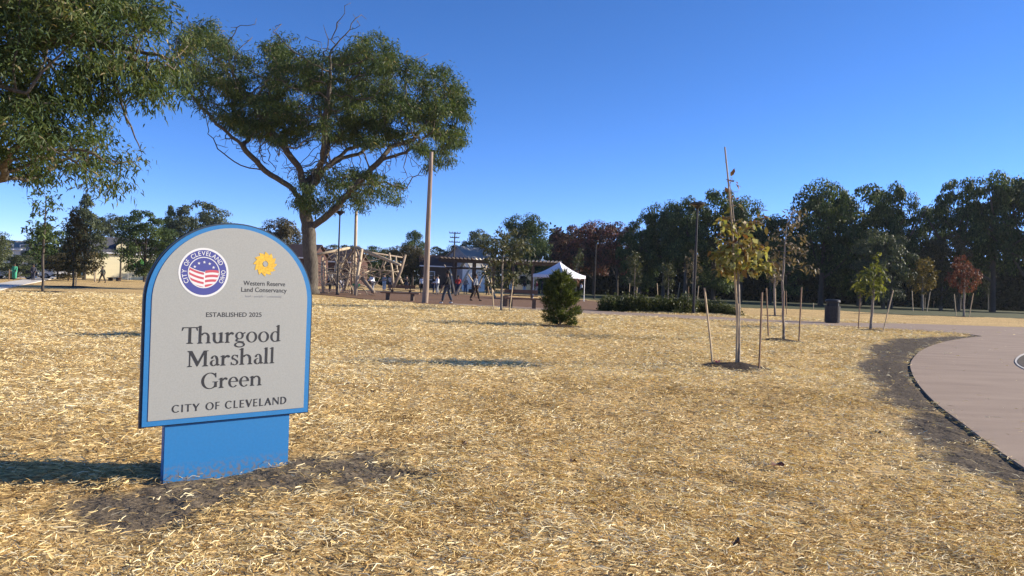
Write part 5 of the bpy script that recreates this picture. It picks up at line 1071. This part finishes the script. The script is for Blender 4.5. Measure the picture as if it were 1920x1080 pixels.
# ---------------------------------------------------------------- people
def skin(name, pts, edges, rad, material, parent, sub=1, root_i=0):
    me = bpy.data.meshes.new('t'); me.from_pydata(pts, edges, []); o = bpy.data.objects.new('t', me); COL.objects.link(o)
    md = o.modifiers.new('s', 'SKIN'); md.use_smooth_shade = True
    for i, r_ in enumerate(rad):
        s_ = me.skin_vertices[0].data[i]; s_.radius = (r_, r_) if not isinstance(r_, tuple) else r_; s_.use_root = (i == root_i)
    ms = o.modifiers.new('d', 'SUBSURF'); ms.levels = sub; ms.render_levels = sub; bpy.context.view_layer.update()
    m2 = bpy.data.meshes.new_from_object(o.evaluated_get(bpy.context.evaluated_depsgraph_get())); bpy.data.objects.remove(o); m2.name = name; m2.materials.clear(); return link(name, m2, material, parent, True)
def person(loc, yaw, label, h=1.75, shirt=(.02,.02,.025), pants=(.03,.035,.06), skin_='skin_dark', stride=.28, arms=(.25, -.25), lean=0.0, hair=True, shoes=(.05,.05,.05), dress=False, elbow=.35, group='people in the park', detail=False, hat=None):
    """faces +x before yaw; stride in metres, arms = swing of each arm"""
    root = empty('person', loc, yaw); tag(root, label, 'person', group); k = h/1.75; V_ = lambda x, y, z: (x*k, y*k, z*k); tl = lean
    P_ = dict(pelvis=(0,0,.95), belly=(.01+tl*.3,0,1.08), chest=(.02+tl,0,1.28), neck0=(.01+tl*1.3,0,1.42), neck=(.02+tl*1.4,0,1.50), head=(.035+tl*1.6,0,1.60), crown=(.02+tl*1.6,0,1.70), nose=(.125+tl*1.6,0,1.605))
    for s_, sd_, st, ar in (('l', 1, stride, arms[0]), ('r', -1, -stride, arms[1])):
        P_['hip'+s_] = (0, .09*sd_, .91); P_['knee'+s_] = (st*.55+.04, .10*sd_, .50); P_['ank'+s_] = (st, .10*sd_, .09+max(0, -st)*.12); P_['toe'+s_] = (st+.17, .11*sd_, .035+max(0, -st)*.03)
        P_['sho'+s_] = (.01+tl*1.25, .17*sd_, 1.40); P_['elb'+s_] = (ar*.5+tl*1.1, .23*sd_, 1.13); e_ = P_['elb'+s_]; P_['wri'+s_] = (e_[0]+ar*.5+elbow*.35, .22*sd_, 1.13-.25+elbow*.25); w_ = P_['wri'+s_]; P_['palm'+s_] = (w_[0]+.02, w_[1], w_[2]-.06)
        for f in range(4): P_['f%d%s' % (f, s_)] = (w_[0]+.045-.025*f, w_[1]-.005*sd_, w_[2]-.145+.008*abs(f-1))
        P_['th'+s_] = (w_[0]+.07, w_[1]-.02*sd_, w_[2]-.09)
    R_ = dict(pelvis=.125, belly=.115, chest=.14, neck0=.085, neck=.055, head=.088, crown=.07, nose=.02, hip=.085, knee=.055, ank=.038, toe=.032, sho=.06, elb=.04, wri=.028, palm=.03, f0=.009, f1=.009, f2=.009, f3=.008, th=.010)
    ed = [('pelvis','belly'),('belly','chest'),('chest','neck0'),('neck0','neck'),('neck','head'),('head','crown'),('head','nose')]
    for s_ in 'lr': ed += [('pelvis','hip'+s_),('hip'+s_,'knee'+s_),('knee'+s_,'ank'+s_),('ank'+s_,'toe'+s_),('neck0','sho'+s_),('sho'+s_,'elb'+s_),('elb'+s_,'wri'+s_),('wri'+s_,'palm'+s_),('palm'+s_,'th'+s_)]+[('palm'+s_,'f%d%s' % (f, s_)) for f in range(4)]
    nm = list(P_); ix = {a: i for i, a in enumerate(nm)}; rd = lambda a: R_[a] if a in R_ else R_[a[:-1]]
    skin('body', [V_(*P_[a]) for a in nm], [(ix[a], ix[b__]) for a, b__ in ed], [rd(a)*k for a in nm], M[skin_], root)
    def sub(name, keys, edges, rr_, col, ri=0): ii = {a: i for i, a in enumerate(keys)}; return skin(name, [V_(*(P_[a] if a in P_ else EX[a])) for a in keys], [(ii[a], ii[b__]) for a, b__ in edges], [(r_[0]*k, r_[1]*k) if isinstance(r_, tuple) else r_*k for r_ in rr_], cloth(col) if isinstance(col, tuple) else col, root, root_i=ri)
    lp = lambda a, b__, t: tuple(a[i]+(b__[i]-a[i])*t for i in range(3))
    EX = {'hem': (0, 0, .90)}
    for s_ in 'lr': EX['cuf'+s_] = lp(P_['elb'+s_], P_['wri'+s_], .9); EX['hemp'+s_] = lp(P_['knee'+s_], P_['ank'+s_], .92); EX['hee'+s_] = (P_['ank'+s_][0]-.04, P_['ank'+s_][1], P_['toe'+s_][2]+.01)
    sub('jacket', ['belly','hem','chest','neck0','shol','elbl','cufl','shor','elbr','cufr'], [('belly','hem'),('belly','chest'),('chest','neck0'),('neck0','shol'),('shol','elbl'),('elbl','cufl'),('neck0','shor'),('shor','elbr'),('elbr','cufr')], [.165, .17, (.18, .18), .11, .092, .068, .052, .092, .068, .052], shirt)
    sub('trousers' if not dress else 'dress', ['pelvis','hipl','kneel','hempl','hipr','kneer','hempr'], [('pelvis','hipl'),('hipl','kneel'),('kneel','hempl'),('pelvis','hipr'),('hipr','kneer'),('kneer','hempr')], [.155, .118, .092, .075, .118, .092, .075] if not dress else [.17, .15, .15, .13, .15, .15, .13], pants)
    for s_ in 'lr': sub('shoe', ['hee'+s_, 'toe'+s_], [('hee'+s_, 'toe'+s_)], [.05, .045], shoes)
    if hair or hat:
        hd = P_['crown']; mb = MB(); 
        prof = [(.102, -.075), (.112, -.03), (.108, .02), (.085, .06), (.045, .085), (.012, .092)]
        mb.lathe([(a*k, b__*k) for a, b__ in prof], 14, ((hd[0]-.018)*k, 0, hd[2]*k)); mb.build('hair' if not hat else 'hat', M['hair'] if not hat else cloth(hat), root, True)
    for s_ in (-1, 1): mb = MB(); mb.lathe([(.004, -.010), (.011, 0), (.004, .010)], 8, (P_['head'][0]*k+.088*k, s_*.032*k, (P_['head'][2]+.025)*k)); mb.build('eye', M['blackplastic'], root)
    return root
def gp(px, py): return G(px, py)
BLK, NAVY, WHT, GRY, REDC = (.018,.018,.02), (.03,.04,.08), (.75,.76,.8), (.25,.26,.28), (.3,.03,.03)
person(gp(838, 569), R(178), 'person in a dark suit striding left past the timber pole', 1.76, BLK, (.05,.06,.08), stride=.25, arms=(.15, -.2), shoes=(.6,.6,.6))
person(gp(890, 564), R(5), 'person in a grey top and dark trousers walking right, carrying a bag', 1.76, GRY, (.05,.035,.025), stride=.3, arms=(.2, -.2), shoes=(.03,.03,.03))
mb = MB(); mb.box(-.16, .16, -.06, .06, 0, .26); mb.tube([(-.08, 0, .26), (-.05, 0, .38), (.05, 0, .38), (.08, 0, .26)], .012, 6); bgo = mb.build('handbag', M['blackplastic']); bgo.location = gp(890, 564)+Vector((-.25, -.25, .5)); tag(bgo, 'small black bag carried by the person walking right', 'bag')
person(gp(62, 527), R(-70), 'person in dark clothes with a white bag strap on the pavement', 1.72, (.05,.05,.07), (.05,.05,.07), stride=.08, arms=(.05, -.05), group='people in the park')
person(gp(27, 525), R(-80), 'person in a long green outfit near the left edge', 1.72, (.06,.33,.2), (.06,.33,.2), stride=.05, arms=(.1, .1), dress=True)
person(gp(192, 530), R(175), 'man in dark clothes walking across the straw before the cream house', 1.75, (.04,.045,.04), (.06,.05,.04), stride=.3)
for (px, py, yw, lab, sh_, pa_, sk, st) in (
 (791, 550, 100, 'person in a white shirt just left of the timber pole', WHT, BLK, 'skin_dark', .1),
 (820, 552, 200, 'person in a white shirt right of the timber pole', WHT, GRY, 'skin_light', .12),
 (812, 551, 30, 'small dark-clad person between the pole and the white shirt', BLK, NAVY, 'skin_dark', .05),
 (858, 553, 90, 'person in a red top standing behind the swing frame', REDC, NAVY, 'skin_dark', .1),
 (872, 551, -60, 'person in blue jeans standing behind the swing frame legs', GRY, (.08,.12,.22), 'skin_light', .05),
 (915, 553, 150, 'person in black at the right leg of the swing frame', BLK, BLK, 'skin_dark', .1),
 (957, 549, 80, 'person in a white top behind the benches', WHT, WHT, 'skin_light', .05),
 (983, 551, -90, 'person in a black coat under the pergola', BLK, (.5,.5,.5), 'skin_dark', .06),
 (1006, 553, 180, 'person in a maroon shirt at the left tent leg', (.2,.03,.04), (.6,.45,.4), 'skin_light', .08),
 (1016, 552, 0, 'person in dark clothes under the white tent', BLK, NAVY, 'skin_dark', .05),
 (1090, 553, 200, 'person in white at the right side of the tent', WHT, BLK, 'skin_light', .1),
 (720, 546, 90, 'person in grey with pale trousers behind the backed bench', GRY, (.6,.6,.6), 'skin_light', .1),
 (731, 545, 80, 'grey-clad person beside the one with pale trousers', (.3,.31,.35), NAVY, 'skin_dark', .05),
 (699, 549, -120, 'person in a white shirt bending by the leaning trunk', WHT, GRY, 'skin_dark', .2),
 (762, 545, 90, 'person in a dark jacket with a white front, right of the leaning logs', BLK, NAVY, 'skin_light', .05),
 (618, 548, 60, 'grey-clad person inside the climbing frame', GRY, BLK, 'skin_dark', .1),
 (640, 549, 120, 'dark-clad person inside the climbing frame near the mast', BLK, (.3,.3,.35), 'skin_dark', .15)):
    person(gp(px, py), R(yw), lab, 1.62+.14*random.random(), sh_, pa_, sk, stride=st, arms=(random.uniform(-.1, .4), random.uniform(-.1, .3)), elbow=random.uniform(.1, .9), lean=.12 if 'bending' in lab else .0)
# ---------------------------------------------------------------- fallen leaves on the straw
LB = ['red-brown curled leaf on the straw in the right foreground', 'dark dry leaf by the bare soil in front of the sign', 'crumpled brown leaf at the lower centre of the straw', 'brown leaf lying between the sign and the evergreen bush', 'small dark leaf near the bottom right corner', 'dry leaf close to the soil strip of the path']
for i, (px, py, s_) in enumerate([(1456, 880, .055), (870, 838, .03), (1075, 872, .032), (700, 742, .03), (1380, 1035, .03), (1645, 815, .03)]):
    g = G(px, py); gz_ = float(ground_z(np.array([g.x]), np.array([g.y]))[0][0]); mb = MB(); n_ = 14; ring = [(s_*(.6+.4*abs(math.cos(2.5*t)))*math.cos(t), s_*(.6+.4*abs(math.cos(2.5*t)))*.8*math.sin(t), .012*math.sin(3*t)+.012*abs(math.cos(t))) for t in [2*math.pi*j/n_ for j in range(n_)]]
    for j in range(n_): mb.quad(ring[j], ring[(j+1) % n_], (0, 0, .002))
    o = mb.build('fallen_leaf', LEAFM if i else mat('red_brown_leaf', (.16, .05, .03), .6)) if i else mb.build('fallen_leaf', mat('red_brown_leaf', (.16, .05, .03), .6))
    if i == 0: LEAFM = mat('dry_leaf', (.13, .075, .045), .7, noise=.3)
    o.location = (g.x, g.y, gz_+.03); o.rotation_euler = (.2, .12, i*1.1); tag(o, LB[i], 'leaf', 'fallen leaves on the straw')
# ---------------------------------------------------------------- thin haze volume, added to hint at milky lens glare
mb = MB(); mb.box(-260, 260, -60, 420, -2.5, 32); hzo = mb.build('haze', None); tag(hzo, 'thin pale haze added in place of lens glare', kind='stuff')
HM = bpy.data.materials.new('glare_haze'); HM.use_nodes = True; n, l = HM.node_tree.nodes, HM.node_tree.links; n.remove(n['Principled BSDF'])
pv = n.new('ShaderNodeVolumePrincipled'); pv.inputs['Color'].default_value = (0.86, 0.93, 1, 1); pv.inputs['Density'].default_value = 0.00013; pv.inputs['Anisotropy'].default_value = 0.3
l.new(pv.outputs[0], n['Material Output'].inputs['Volume']); hzo.data.materials.append(HM)
